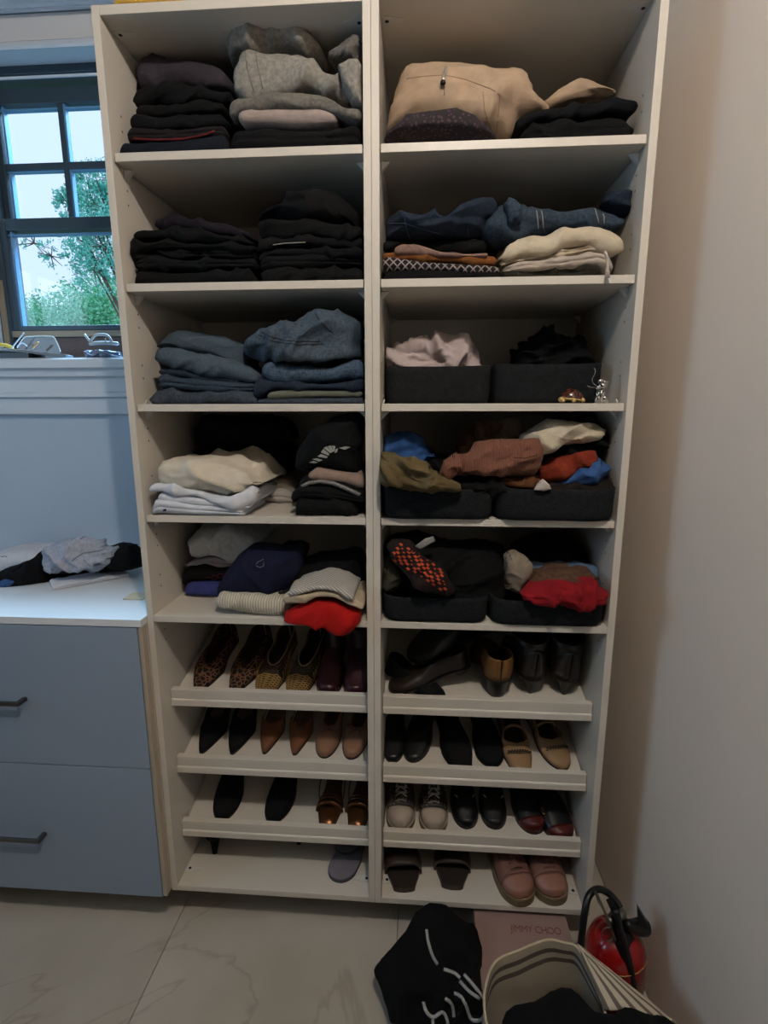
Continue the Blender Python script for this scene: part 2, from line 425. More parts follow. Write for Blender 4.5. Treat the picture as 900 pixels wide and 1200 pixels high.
# brown inner stool board behind the white sill
struct(box('trim_6', wx0, wx1, YB-.012, YB+.2, zS-.0195, zS-.001, WOOD, bev=.001))
# window: frame, sashes, muntins, panes
win = empty('window_1', (-1.0, yg, zS)); win['kind'] = 'structure'
def zg(py, x=60): return atY(x, py, yg)[2]
def xg(px, py): return atY(px, py, yg)[0]
zh = zg(119); zmr0, zmr1 = zg(272), zg(258); zb1 = zg(389); zb0 = zg(396)
gl = xg(3, 200); gw = xg(73, 200) - gl; xr = gl + 3*gw + .02; gl2 = xg(21, 330)
bm = bmesh.new()
bm_box(bm, wx0+.012, gl-.018, yg-.03, yg+.06, zS, zT-.012, .002); bm_box(bm, xr+.018, wx1-.012, yg-.03, yg+.06, zS, zT-.012, .002)
bm_box(bm, gl-.018, xr+.018, yg-.03, yg+.06, zg(92), zT-.012, .002)
bm_box(bm, gl-.018, xr+.018, yg-.015, yg+.06, zS+.001, zb0, .002) if False else None
bm_obj('window_frame', bm, FRAME, win)
box('bottom_rail', gl-.018, xr+.018, yg-.015, yg+.06, zS, zb0, WOOD, win, bev=.002)
box('frame_edge', gl-.02, xr+.02, yg-.034, yg-.028, zg(98), zg(95), TRIM, win)
box('bottom_bead', gl-.02, xr+.02, yg-.03, yg+.02, zb0, zb1, TAN, win)
box('jamb_liner', gl-.05, gl-.030, yg-.036, yg-.028, zS+.02, zg(330), TAN, win)
def thin_glass():
    if 'thin_glass' in MC: return MC['thin_glass']
    m_ = bpy.data.materials.new('window_glass'); m_.use_nodes = True; nt = m_.node_tree; nt.nodes.remove(nt.nodes['Principled BSDF'])
    tr = nt.nodes.new('ShaderNodeBsdfTransparent'); tr.inputs[0].default_value = (.93, .97, .98, 1); gl_ = nt.nodes.new('ShaderNodeBsdfGlossy'); gl_.inputs['Roughness'].default_value = .02
    mx = nt.nodes.new('ShaderNodeMixShader'); mx.inputs[0].default_value = .035
    nt.links.new(tr.outputs[0], mx.inputs[1]); nt.links.new(gl_.outputs[0], mx.inputs[2])
    nt.links.new(mx.outputs[0], nt.nodes['Material Output'].inputs['Surface']); MC['thin_glass'] = m_; return m_
def sash(name, x0, x1, z0, z1, y, st, rail, nx, nz, stt=None):
    bm = bmesh.new()
    bm_box(bm, x0, x0+st, y-.018, y+.018, z0, z1, .002); bm_box(bm, x1-st, x1, y-.018, y+.018, z0, z1, .002)
    bm_box(bm, x0+st, x1-st, y-.018, y+.018, z0, z0+rail, .002); bm_box(bm, x0+st, x1-st, y-.018, y+.018, z1-(stt or rail), z1, .002)
    s = bm_obj(name, bm, FRAME, win)
    X = np.linspace(x0+st, x1-st, nx+1); Zq = np.linspace(z0+rail, z1-(stt or rail), nz+1)
    for q in X[1:-1]: box('muntin', q-.009, q+.009, y-.014, y+.014, z0+rail, z1-(stt or rail), FRAME, s)
    for q in Zq[1:-1]: box('muntin', x0+st, x1-st, y-.015, y+.015, q-.011, q+.011, FRAME, s)
    GL = thin_glass()
    for i in range(nx):
        for j in range(nz): box('pane', X[i]+.001, X[i+1]-.001, y-.002, y+.002, Zq[j]+.001, Zq[j+1]-.001, GL, s, bev=0)
    BL = M('sash_bead', '5D8FB8', .4)
    bm = bmesh.new()
    for q in X[:-1]: bm_box(bm, q+.009, q+.016, y-.010, y+.010, z0+rail, z1-(stt or rail))
    for q in Zq[1:]: bm_box(bm, x0+st, x1-st, y-.009, y+.009, q-.016, q-.010)
    bm_obj('glazing_bead', bm, BL, s)
    return s
sash('upper_sash', gl-.017, xr+.017, zmr0+.004, zg(100), yg+.025, .02, .02, 3, 2, zg(100)-zh)
sash('lower_sash', gl2-.075, xr+.017, zb1+.001, zmr1, yg-.008, .072, .018, 1, 1, zmr1-zmr0)

# ------------------------------------------------------------------ trees outside
LEAFA = M('green_leaf', '5CC08A', .6, col2='A5E8C4', vscale=6); LEAFB = M('blue_green_leaf', '3FB09C', .6, col2='86DCC4', vscale=6)
BARK = M('bark', '6B5A48', .9, var=.4, vscale=20)
def tree(name, label, cx, cy, blobs, mat, nl, ls, sd):
    rs = np.random.RandomState(sd)
    base = empty(name, (cx, cy, -2.5), label, 'tree', 'trees outside the window')
    segs = [([(cx, cy, -2.5), (cx+.05, cy, -.5), (cx, cy+.1, 1.5)], [.09, .07, .03])]
    V = []; Fc = []
    for bx, by, bz, r, dens in blobs:
        if dens > .25: segs.append(([(cx, cy+.1, min(1.4, bz-.3)), ((cx+bx)/2+.1, (cy+by)/2, (bz+1)/2+.1), (bx, by, bz)], [.03, .018, .008]))
        for _ in range(9):
            d = rs.randn(3); d /= np.linalg.norm(d); segs.append(([(bx, by, bz), tuple(np.array([bx, by, bz]) + d*r*.9)], [.008, .003]))
        k = int(nl*dens); cl = rs.randn(max(8, k//26), 3); cl /= np.linalg.norm(cl, axis=1, keepdims=True); cl *= (r*rs.uniform(.45, 1.0, (len(cl), 1)))
        for q in range(k):
            c = cl[rs.randint(len(cl))] + rs.randn(3)*r*.10 + np.array([bx, by, bz])
            a = rs.randn(3); a /= np.linalg.norm(a); b = np.cross(a, rs.randn(3)); b /= np.linalg.norm(b); s = ls*rs.uniform(.6, 1.3)
            i = len(V); V += [tuple(c - a*s), tuple(c + b*s*.45), tuple(c + a*s), tuple(c - b*s*.45)]; Fc.append([i, i+1, i+2, i+3])
    tubes('trunk', segs, BARK, base, 6)
    f = mk('foliage', V, Fc, mat, base, False); f['kind'] = 'stuff'
def wp(px, py, Y): return atY(px, py, Y)
bl = []
for (px, py, r, dn) in [(40, 405, 1.0, 1.3), (90, 398, 1.1, 1.5), (135, 380, 1.1, 1.5), (65, 430, 1.0, 1.2), (10, 412, .9, 1), (120, 420, 1.1, 1), (-30, 410, 1.0, .8), (175, 380, 1.1, 1)]:
    p = wp(px, py, 10.5); bl.append((p[0], p[1], p[2], r, dn))
tree('bushy_tree', 'dense rounded green tree crown filling the lower window pane', bl[1][0], 10.8, bl, LEAFA, 6500, .042, 3)
bl = []
for (px, py, r, dn) in [(105, 225, .33, 1), (122, 240, .4, 1.2), (80, 240, .22, .6), (100, 285, .32, .7), (125, 290, .4, .7), (110, 315, .35, .8), (132, 210, .3, .5), (60, 300, .2, .12), (40, 285, .25, .08), (150, 250, .5, 1), (88, 212, .15, .3)]:
    p = wp(px, py, 6.0); bl.append((p[0], p[1], p[2], r, dn))
tree('slender_tree', 'taller airy tree with blue-green leaves rising behind the right panes', bl[1][0]+.6, 6.1, bl, LEAFB, 1700, .022, 5)
gr = box('ground', -25, 15, .9, 40, -2.6, -2.5, M('lawn', '4F7A4A', .9, var=.4, vscale=2), bev=0); struct(gr)

# ------------------------------------------------------------------ shelving towers
def zloc(py, px=450): return atY(px, py, 0)[2]
DP = .4645
def tower(label, xa, xb, side):
    xi0, xi1 = xa + t, xb - t; top = 2.415
    T_ = empty('shelving_tower', ((xa+xb)/2, DP/2, Z0), label, 'shelving unit', 'white shelving towers')
    sps = []
    for q0, q1 in ((xa, xi0), (xi1, xb)): sps.append(box('side_panel', q0+.0003, q1-.0003, 0, DP, Z0, top, LAM, T_))
    box('back_panel', xi0, xi1, DP-.001, DP+.006, Z0, top, BACKM, T_, bev=0)
    box('top_panel', xi0, xi1, 0, DP-.001, top-.0195, top-.0005, LAM, T_)
    box('bottom_panel', xi0, xi1, 0, DP-.001, Z0+.0005, SH[0], LAM, T_)
    for k in (1, 2, 3, 4, 5):
        inset = .0067 if k < 5 else .0005; gap = .0026 if k < 4 else (.0015 if k == 4 else 0)
        s = box('shelf', xi0+gap, xi1-gap, inset, DP-.002, SH[k]-t, SH[k], LAM, T_)
        if k < 5:
            for xx, sg in ((xi0, 1), (xi1, -1)):
                for yy in (.055, DP-.035):
                    bm = bmesh.new(); z1 = SH[k]-t-.0003; d = .021; e = .009
                    vs = [bm.verts.new(v) for v in [(xx, yy-e, z1), (xx+sg*d, yy-e*.6, z1), (xx, yy-e, z1-d), (xx, yy+e, z1), (xx+sg*d, yy+e*.6, z1), (xx, yy+e, z1-d)]]
                    for f in ((0,1,2), (3,5,4), (0,3,4,1), (1,4,5,2), (2,5,3,0)): bm.faces.new([vs[i] for i in f])
                    bmesh.ops.recalc_face_normals(bm, faces=bm.faces); bmesh.ops.bevel(bm, geom=list(bm.edges), offset=.0012, segments=1, affect='EDGES')
                    bm_obj('shelf_bracket', bm, PLAS, s)
                if k in (2, 3) :
                    tube('shelf_pin', [(xx+sg*.003, .05, SH[k]+.0005), (xx+sg*.0075, .05, SH[k]+.0005+.011)], [.0035, .0012], PLAS, s, 6)
    # peg holes next to each shelf
    V = []; Fc = []
    for k in (1, 2, 3, 4, 5):
        for dz in (-.062, -.094, .066, .098):
            for xx, sg in ((xi0, 1), (xi1, -1)):
                for yy in (.055, DP-.035):
                    b = len(V); zc = SH[k]+dz
                    for j in range(8): V.append((xx+sg*.0004, yy+.0027*math.cos(j*pi/4), zc+.0027*math.sin(j*pi/4)))
                    Fc.append([b+j for j in range(8)])
    h = mk('peg_holes', V, Fc, HOLE, T_, False); h['kind'] = 'stuff'
    # cam covers on the bottom and top panels
    for zc, sg in ((SH[0], 1), (top-.0195, -1)):
        for xx, sx in ((xi0, 1), (xi1, -1)):
            for yy in (.06,) if sg > 0 else (.06, .38):
                bm = bmesh.new(); vs = []
                for x_, y_ in [(.001, -.012), (.018, -.012), (.05, -.004), (.052, .002), (.018, .014), (.001, .014)]: vs.append(bm.verts.new((xx+sx*x_, yy+y_, zc+sg*.0003)))
                f = bm.faces.new(vs); r = bmesh.ops.extrude_face_region(bm, geom=[f])
                for v in r['geom']:
                    if isinstance(v, bmesh.types.BMVert): v.co.z += sg*.0016
                cc = bm_obj('cam_cover', bm, PLAS, T_)
                lathe('screw_recess', [(.0045, 0), (.0045, .0006)], (xx+sx*.013, yy, zc+(sg*.0022 if sg > 0 else -.0028)), HOLE, cc, 10)
    # slanted shoe shelves with a lipped front rail
    for zl in (.752, .533, .314):
        yb0, yb1 = .072, .44; zf = zl - .031; sl = .243
        x0, x1 = xi0+.002, xi1-.002; P = [(yb0, zf), (yb1, zf+sl*(yb1-yb0)), (yb1+.004, zf+sl*(yb1-yb0)-.016), (yb0, zf-.018)]
        sb = prof_x('shoe_shelf', P, x0, x1, LAM, T_)
        yf = .056
        prof = [(yb0, zl), (yf, zl-.0005), (yf-.001, zl-.002), (yf+.0005, zl-.031), (yf-.0025, zl-.033), (yf-.0035, zl-.036), (yf-.0035, zl-.051), (yf-.002, zl-.0525), (yb0, zl-.0525)]
        prof_x('lip_rail', prof, x0, x1, LAM, sb)
    return T_
tower('white laminate tower of shelves on the left, beside the window', -2*t-w, 0, 'L')
tower('white laminate tower of shelves on the right, next to the bare wall', 0, 2*t+w, 'R')

# ------------------------------------------------------------------ drawer chest
ctz = .997; dx1 = -2*t-w-.0015; dx0 = -2.1
dr = empty('drawer_chest', ((dx0+dx1)/2, .25, 0), 'white chest with two wide blue-grey drawers and a pale counter under the window', 'chest of drawers')
box('carcass', dx0, dx1-.0005, .0, .574, Z0+.004, ctz-.0215, LAM, dr)
box('countertop', dx0, dx1, -.029, .574, ctz-.021, ctz, COUNT, dr, bev=.0015)
box('end_strip', dx1-.001-.012, dx1-.001, -.024, -.0005, Z0+.003, ctz-.022, M('raw_edge', 'A89B8A', .6), dr)
for z0, z1, hz, hx in ((.5515, ctz-.0235, .755, atY(31, 819, -.03)[0]), (Z0+.002, .5485, .3205, atY(54, 977, -.03)[0])):
    d = box('drawer', -1.60, dx1-.0145, -.027, -.0008, z0, z1, LAMF, dr, bev=.0012)
    bm = bmesh.new(); hw = .32
    bm_box(bm, hx-hw, hx, -.060, -.052, hz-.006, hz+.006, .001)
    for q in (hx-hw, hx-.012): bm_box(bm, q, q+.012, -.053, -.0272, hz-.0055, hz+.0055, .001)
    bm_obj('bar_handle', bm, NICK, d)
for z0, z1 in ((.5515, ctz-.0235), (Z0+.002, .5485)):
    box('drawer', -2.098, -1.603, -.027, -.0008, z0, z1, LAMF, dr, bev=.0012)

# ------------------------------------------------------------------ garments
def on(px, py, k): return float(atZ(px, py, SH[k])[1])
FT, FB_ = 'folded_shirt', 'folded_trousers'
black = lambda i: fab('black_cloth_%d' % i, ['08090B', '0A0A0C', '080A0E', '0C0B0D', '0A0B0C', '07080A'][i % 6], .4)
navy = fab('navy_cloth', '10151F', .3)
plum = fab('plum_grey_fleece', '37323A', .3); melange = fab('grey_melange', '8C8880', .35, 120); melange2 = fab('mid_grey_melange', '6C6862', .35, 140)
pinkgrey = fab('pinkish_grey_knit', '9A8C86', .2); beige = fab('beige_fleece', 'A8917A', .15); cream = fab('cream_cloth', 'CFC5B2', .12)
white = fab('white_cloth', 'C9CBD2', .1); warmwhite = fab('warm_white_cloth', 'D0C8B8', .12)
THR = M('pale_thread', '8E8A80', .8); THRB = M('blue_thread', '33455A', .9); THRD = M('dark_thread', '1A2026', .9)

# --- shelf 1 left bay (top)
g = 'dark folded clothes at the left end of the top shelf'
yA = .03
cloth(FT, 'black folded top lying flat on the top left shelf, lowest of the dark pile', 'clothing', navy, [(134,170),(142,165),(200,163),(266,156)], SH[1], .02, .34, 1, bay='L', group=g)
o = cloth(FT, 'dark folded top with a thin red-brown edge in the top left pile', 'clothing', fab('dark_brown_cloth', '1A1518', .3), [(148,153),(156,149),(200,150),(262,146)], [(148,166),(200,164),(262,158)], .035, .32, 2, bay='L', group=g)
seam('red_edge', o, [(156,163),(185,164),(215,163),(240,158),(252,154)], .003, fab('maroon_trim', '5A1D20'))
cloth(FT, 'black folded top with a wavy rolled front edge in the top left pile', 'clothing', black(2), [(150,137),(158,133),(200,133),(262,130)], [(150,153),(200,150),(262,146)], .035, .32, 1, bay='L', group=g)
cloth(FT, 'blue-black folded top halfway up the top left pile', 'clothing', black(4), [(155,122),(162,117),(205,117),(262,116)], [(155,137),(205,133),(262,130)], .045, .3, 1, bay='L', group=g)
cloth(FT, 'thick black folded sweater directly under the plum-grey hoodie', 'clothing', black(0), [(150,106),(160,96),(178,91),(215,95),(268,104)], [(152,120),(205,117),(262,116)], .045, .3, 1, bay='L', group=g, wr=.006)
cloth('folded_hoodie', 'plum-grey folded hoodie on top of the dark pile beside the window', 'clothing', plum, [(158,80),(163,64),(185,58),(215,62),(250,70),(268,78)], [(158,100),(200,96),(268,104)], .10, .26, 1, bay='L', group=g, wr=.008, fr=10)
g = 'grey folded sweatshirts on the top left shelf'
cloth(FT, 'wide brownish-black folded top beneath the grey sweatshirts', 'clothing', black(3), [(262,149),(275,143),(340,146),(395,146),(424,140)], SH[1], .02, .34, 2, bay='L', group=g)
cloth(FT, 'thin pinkish-grey folded knit between black cloth and the grey sweatshirts', 'clothing', pinkgrey, [(278,130),(290,127),(340,125),(372,123),(394,130)], [(278,142),(340,145),(394,143)], .022, .3, 1, bay='L', group=g, wr=.002)
cloth('folded_sweatshirt', 'mid-grey folded sweatshirt with rounded left edge under the big hoodie', 'clothing', melange2, [(265,118),(275,114),(320,104),(350,101),(385,108),(405,124),(424,122)], [(265,138),(280,130),(340,125),(372,124),(394,134),(424,141)], .015, .32, 1, bay='L', group=g)
cloth('folded_sweatshirt', 'light grey marled hoodie folded in front with a raised hem seam', 'clothing', melange, [(270,72),(283,52),(305,55),(350,58),(380,76),(424,80)], [(266,117),(320,104),(350,101),(385,108),(405,124),(424,120)], .03, .26, 1, bay='L', group=g, wr=.009, fr=10)
lo_ = list(BVH)[-1]; seam('hem_seam', lo_, [(287,56),(289,75),(293,92),(298,108)], .0016, fab('hem_grey', '77736C')); seam('hem_seam', lo_, [(299,58),(302,78),(308,104)], .0012, fab('hem_grey', '77736C'))
heap('hood', None, None, melange, [(268,64),(274,48),(290,36),(318,29),(352,28),(370,36),(378,52),(384,80),(330,86),(275,84)], .16, .20, wr=.009, fr=12, bay='L', parent=lo_)
heap('sleeve', None, None, melange2, [(388,76),(394,68),(408,66),(420,56),(424,60),(424,98),(412,86)], .12, .12, wr=.008, bay='L', parent=lo_)
heap('sleeve', None, None, melange, [(396,80),(410,74),(424,80),(424,126),(414,124),(402,104)], .025, .07, wr=.006, bay='L', parent=lo_)

# --- shelf 1 right bay
o = heap('knitted_sweater', 'mauve textured sweater tucked beneath the beige jacket', 'clothing', M('mauve_popcorn_knit', '43303A', .9, col2='1E141A', vscale=110, kind='dots'), [(450,166),(452,158),(470,146),(500,137),(535,137),(562,148),(582,161),(580,167)], .055, .12, wr=.004, fr=10, bay='R', zmin=SH[1])
jk = heap('jacket', 'beige zip jacket heaped on the top right shelf', 'jacket', beige, [(452, 158), (456, 141.5), (458, 128.0), (462, 108.8), (470, 93), (478, 83), (500, 80), (520, 77), (538, 75), (570, 81), (608, 91), (615, 95), (622, 117.9), (645, 129.8), (640, 136.5), (610, 146.6), (597, 164), (560, 166), (500, 166)], .125, .16, wr=.010, fr=7.5, bay='R', zmin=SH[1]+.004, pw=.6)
for s_ in ([(477,92),(500,89),(520,88),(545,93),(575,104),(586,111),(584,134),(582,156)], [(520,95),(521,112)], [(566,108),(568,130),(576,154)]):
    seam('jacket_seam', jk, s_, .0009, fab('beige_seam', '8C7662'), off=.0002)
p0 = hit(jk, 523, 79, .007); p1 = hit(jk, 519, 95, .007)
if p0 and p1:
    zp = tube('zip_pull', [tuple(p0 + (p1-p0)*q) for q in (0, .3, .8, 1)], [.003, .0042, .0042, .003], M('silver_metal', 'D8D4CC', .4, .8), jk, 8)
    lathe('zip_slider', [(.003, 0), (.0065, .003), (.0055, .008), (.002, .011)], tuple(p1 - Vector((0, .002, .009))), M('gunmetal', '3A3834', .3, 1), jk, 12)
heap('sleeve', None, None, beige, [(628,129),(640,123),(660,113),(672,108),(690,109),(718,111),(720,112),(700,116),(670,122),(640,130)], .17, .09, wr=.008, bay='R', parent=jk)
cloth(FB_, 'black crinkled trousers folded at the right end of the top right shelf', 'clothing', black(5), [(606,146),(625,140),(660,134),(700,130),(740,128),(748,130)], SH[1], .05, .3, 2, bay='R', wr=.005, fr=18)
cloth(FT, 'black folded top covering the crinkled trousers, under the beige sleeve', 'clothing', black(2), [(604,143),(620,132),(650,122),(690,116),(735,112),(748,116)], [(604,150),(640,139),(700,131),(748,129)], .055, .28, 1, bay='R', wr=.005, fr=18)

# --- shelf 2 left bay : two black piles
Lc = [[(150,331),(298,328)], [(150,319),(158,314),(200,316),(298,314)], [(150,309),(157,302),(200,301),(250,302),(298,303)], [(150,297),(160,293),(200,291),(298,292)],
      [(148,284),(154,279),(200,280),(250,284),(297,286)], [(155,272),(165,266),(200,266),(240,268),(296,280)], [(178,257),(185,250),(203,249),(225,256),(260,262),(288,268),(298,284)]]
nm = ['lowest of the left pile on the second shelf', 'second from the bottom, left pile, second shelf', 'third from the bottom, left pile, second shelf',
      'with a bulging left fold, left pile, second shelf', 'just beneath the purplish-black trousers on the second shelf', 'purplish, sloping, topmost of the left pile, second shelf']
for i in range(6):
    a_ = Lc[i+1]; cloth(FB_, ('black folded trousers ' if i < 5 else 'black folded trousers, ') + nm[i], 'clothing', black(i+1) if i < 5 else fab('purple_black', '1A1620', .3), a_, (SH[2] if i == 0 else Lc[i]), .03 + .006*(i % 3) + (.02 if i > 4 else 0), .3, 1 + (i in (1, 2)), bay='L', group='black folded trousers on the second left shelf', wr=.006, fr=16)
Rc = [[(302,328),(424,327)], [(304,316),(320,312),(370,311),(424,311)], [(303,305),(315,300),(370,300),(424,302)], [(302,292),(320,288),(370,288),(424,291)], [(302,280),(315,276),(360,276),(424,280)], [(301,262),(312,252),(350,254),(400,262),(424,268)]]
nm = ['lowest in the black pile beside the centre divider on the second shelf', 'second from the bottom of the black pile beside the centre divider', 'with a thin pale line showing above it, beside the centre divider', 'fourth from the bottom of the black pile beside the centre divider', 'high in the pile beside the centre divider, below the domed black heap']
for i in range(5):
    cloth(FT, 'black folded top ' + nm[i], 'clothing', black(i), Rc[i+1], (SH[2] if i == 0 else Rc[i]), .03 + .007*(i % 2), .3, 1 + (i == 1), bay='L', group='black folded tops beside the centre divider', wr=.006, fr=16)
seam('pale_edge', list(BVH)[-2], [(320,287),(335,285),(358,284)], .0012, THR)
heap(FT, 'domed black garment on top of the pile beside the centre divider, second shelf', 'clothing', black(3), [(306,262),(312,252),(335,244),(352,234),(375,230),(395,238),(418,250),(424,262),(424,274),(380,268)], .13, .2, wr=.01, bay='L', group='black folded tops beside the centre divider')

# --- shelf 2 right bay
g = 'clothes folded at the left of the second right shelf'
cloth(FB_, 'plain black folded cloth under the diamond-patterned one', 'clothing', black(1), [(446,316),(455,314),(520,316),(586,318)], SH[2], .025, .3, 1, bay='R', group=g)
dm = M('diamond_pattern_knit', '16161A', .9, col2='8A7C7A', vscale=24, kind='diamond', spec=.2)
cloth(FT, 'dark folded knit with a row of pale diamonds along its edge', 'clothing', dm, [(446,303),(452,300),(490,304),(540,308),(587,312)], [(446,317),(520,317),(587,320)], .02, .3, 1, bay='R', group=g, wr=.002)
cloth(FT, 'burnt-orange folded top above the diamond-patterned knit', 'clothing', fab('burnt_orange_cloth', '7A4A24', .3), [(446,296),(460,294),(500,296),(550,300),(583,298)], [(446,303),(490,305),(540,308),(583,311)], .03, .3, 1, bay='R', group=g)
cloth(FT, 'dusty pink marled roll resting on the burnt-orange top', 'clothing', fab('dusty_pink_knit', '80665C', .3, 120), [(462,291),(470,286),(490,288),(520,295),(572,297)], [(462,297),(500,300),(550,301),(572,300)], .022, .26, 1, bay='R', group=g)
cloth(FB_, 'black folded garment between the pink roll and crumpled blue jeans', 'clothing', black(4), [(449,281),(500,282),(540,278),(572,276)], [(449,295),(470,286),(520,295),(572,297)], .06, .28, 1, bay='R', group=g)
dn1 = denim('dark_blue_denim', '222C3C'); dn2 = denim('mid_blue_denim', '323F4E'); dn3 = denim('light_blue_denim', '465462'); dn4 = denim('grey_blue_denim', '3C444F')
j = heap('folded_jeans', 'dark blue jeans crumpled over the black garment, waistband sticking up', 'clothing', dn1, [(452,282),(451,262),(456,254),(480,253),(492,255),(512,266),(535,270),(545,268),(556,258),(562,246),(578,238),(584,246),(582,256),(572,262),(568,278),(540,281),(500,281)], .075, .13, wr=.008, fr=12, bay='R', group=g)
seam('stitching', j, [(474,256),(476,266),(480,280)], .0009, THRB); seam('stitching', j, [(456,262),(474,262),(500,270),(520,276)], .0009, THRB); seam('stitching', j, [(548,268),(550,280)], .001, THRB)
g = 'clothes folded at the right of the second right shelf'
cloth(FT, 'dark olive lacy top, bottom of the right pile on the second right shelf', 'clothing', fab('olive_lace', '2C2A20', .5, 60), [(590,317),(610,315),(660,311),(702,309)], SH[2], .035, .26, 2, bay='R', group=g, wr=.005, fr=20)
tq = cloth(FT, 'off-white folded cloth with a hanging tassel', 'clothing', fab('offwhite_linen', 'A89C90', .15), [(590,310),(615,303),(660,300),(700,292),(714,294),(722,302)], [(590,320),(640,316),(702,310),(722,321)], .025, .27, 2, bay='R', group=g, wr=.004)
tp = [atY(709, 295, .006), atY(712, 303, .0), atY(712, 314, -.002), atY(711, 320, -.004)]
tubes('tassel', [(smooth_pts([tuple(p) for p in tp], 3), .0035)] + [([tuple(tp[2] + np.array([0, 0, .004])), tuple(atY(709.2 + q*1.3, 325.5, -.005 - .001*(q % 2)))], [.0022, .0012]) for q in range(5)], fab('tassel_cotton', 'B5A9A0'), tq, 5)
cloth(FT, 'ivory thin folded sheet between the cream roll and the tasselled cloth', 'clothing', fab('ivory_cloth', 'B9AA94', .12), [(586,304),(600,300),(640,294),(696,283),(700,290)], [(586,312),(615,304),(660,301),(700,293)], .04, .25, 2, bay='R', group=g)
cloth(FB_, 'cream satin trousers rolled thickly beneath the jeans at right', 'clothing', fab('cream_satin', 'BDB09A', .12, rough=.7), [(584,300),(592,284),(612,276),(650,271),(690,266),(718,272),(732,286)], [(586,306),(600,301),(640,295),(690,286),(715,302),(733,290)], .03, .26, 1, bay='R', group=g, wr=.007, fr=12)
j = cloth('folded_jeans', 'blue jeans laid lengthwise on the cream roll, knee seams showing', 'clothing', dn2, [(566,258),(578,248),(592,236),(604,234),(625,242),(665,246),(700,243),(728,246),(738,250)], [(568,278),(585,284),(600,279),(640,271),(690,266),(720,270),(736,262)], .035, .22, 1, bay='R', group=g, wr=.008, fr=14)
for s_ in ([(628,243),(630,256),(631,268)], [(634,243),(636,256),(637,267)], [(697,244),(700,254),(702,262)], [(704,244),(708,254),(708,262)]): seam('stitching', j, s_, .0011, THR)
heap('trouser_leg', None, None, dn1, [(704,240),(708,232),(722,228),(734,230),(738,240),(737,256),(722,252)], .10, .09, wr=.005, bay='R', parent=j)
heap('trouser_leg', None, None, dn2, [(590,240),(596,233),(604,235),(612,248),(610,262),(596,262)], .028, .04, wr=.003, bay='R', parent=j)

# --- shelf 3 left bay : jeans
g = 'folded jeans on the third left shelf'
cloth('folded_jeans', 'grey-blue folded jeans, bottom left on the third shelf', 'clothing', dn4, [(174,462),(182,455),(200,454),(208,458),(250,458),(300,461)], SH[3], .03, .3, 1, bay='L', group=g, wr=.005, fr=16)
cloth('folded_jeans', 'blue folded jeans second from the bottom of the left pile, third shelf', 'clothing', dn2, [(182,444),(190,438),(230,445),(270,449),(299,448)], [(182,456),(208,457),(250,458),(299,461)], .03, .3, 2, bay='L', group=g)
cloth('folded_jeans', 'thin dark folded jeans between two lighter blue pairs, third shelf', 'clothing', dn1, [(184,432),(200,432),(240,440),(294,444)], [(184,440),(230,445),(270,449),(294,448)], .045, .28, 1, bay='L', group=g)
cloth('folded_jeans', 'pale slate-blue sweatpants folded smoothly at the left of the third shelf', 'clothing', denim('slate_blue_fleece', '44525E', .25), [(175,412),(184,404),(200,403),(240,416),(280,426),(302,438)], [(176,426),(200,433),(240,441),(300,447)], .035, .3, 1, bay='L', group=g, wr=.004)
heap(FT, 'slate-blue mound of cloth behind the smooth sweatpants, third left shelf', 'clothing', denim('slate_blue_fleece', '44525E', .25), [(188,408),(204,392),(216,386),(240,390),(270,398),(298,408),(300,436),(250,424),(210,410)], .16, .2, wr=.006, fr=8, bay='L', group=g)
cloth('folded_jeans', 'narrow grey folded jeans, bottom of the pile beside the divider, third shelf', 'clothing', dn4, [(300,468),(320,466),(426,465)], SH[3], .03, .3, 1, bay='L', group=g, wr=.002)
cloth('folded_jeans', 'olive-grey folded trousers, thin and flat, low beside the divider on the third shelf', 'clothing', fab('olive_grey_twill', '5F6056', .2), [(312,460),(322,458),(424,456)], [(312,468),(340,466),(424,466)], .025, .3, 1, bay='L', group=g, wr=.002)
cloth('folded_jeans', 'inky blue folded jeans with a long wavy front fold beside the divider, third shelf', 'clothing', dn1, [(296,450),(305,444),(340,447),(380,448),(426,444)], [(298,466),(320,458),(380,458),(426,457)], .025, .3, 1, bay='L', group=g, wr=.005)
cloth('folded_jeans', 'speckled blue folded jeans directly under the bulky pair, third shelf', 'clothing', denim('speckled_denim', '44566A', .55), [(304,424),(312,422),(350,428),(380,430),(410,422),(426,420)], [(304,440),(320,448),(380,449),(426,445)], .025, .3, 1, bay='L', group=g, wr=.005)
j = heap('folded_jeans', 'bulky blue jeans with double seams on top of the pile beside the divider', 'clothing', dn3, [(287, 411.0), (290, 403.0), (300, 396.6), (330, 387.0), (345, 380), (365, 374), (395, 372), (420, 374), (425, 380), (425, 420), (400, 424), (380, 430), (340, 428), (305, 421), (292, 416)], .11, .20, wr=.012, fr=11, bay='L', group=g, pw=.4)
for s_ in ([(306,388),(315,394),(335,399),(355,400),(375,400)], [(302,392),(320,400),(350,404),(378,403)], [(395,425),(406,408),(412,392),(414,374)], [(399,425),(411,408),(417,392),(419,374)], [(370,368),(378,380),(390,390)]): seam('stitching', j, s_, .0011, THRD if s_[0][0] < 380 else THR)

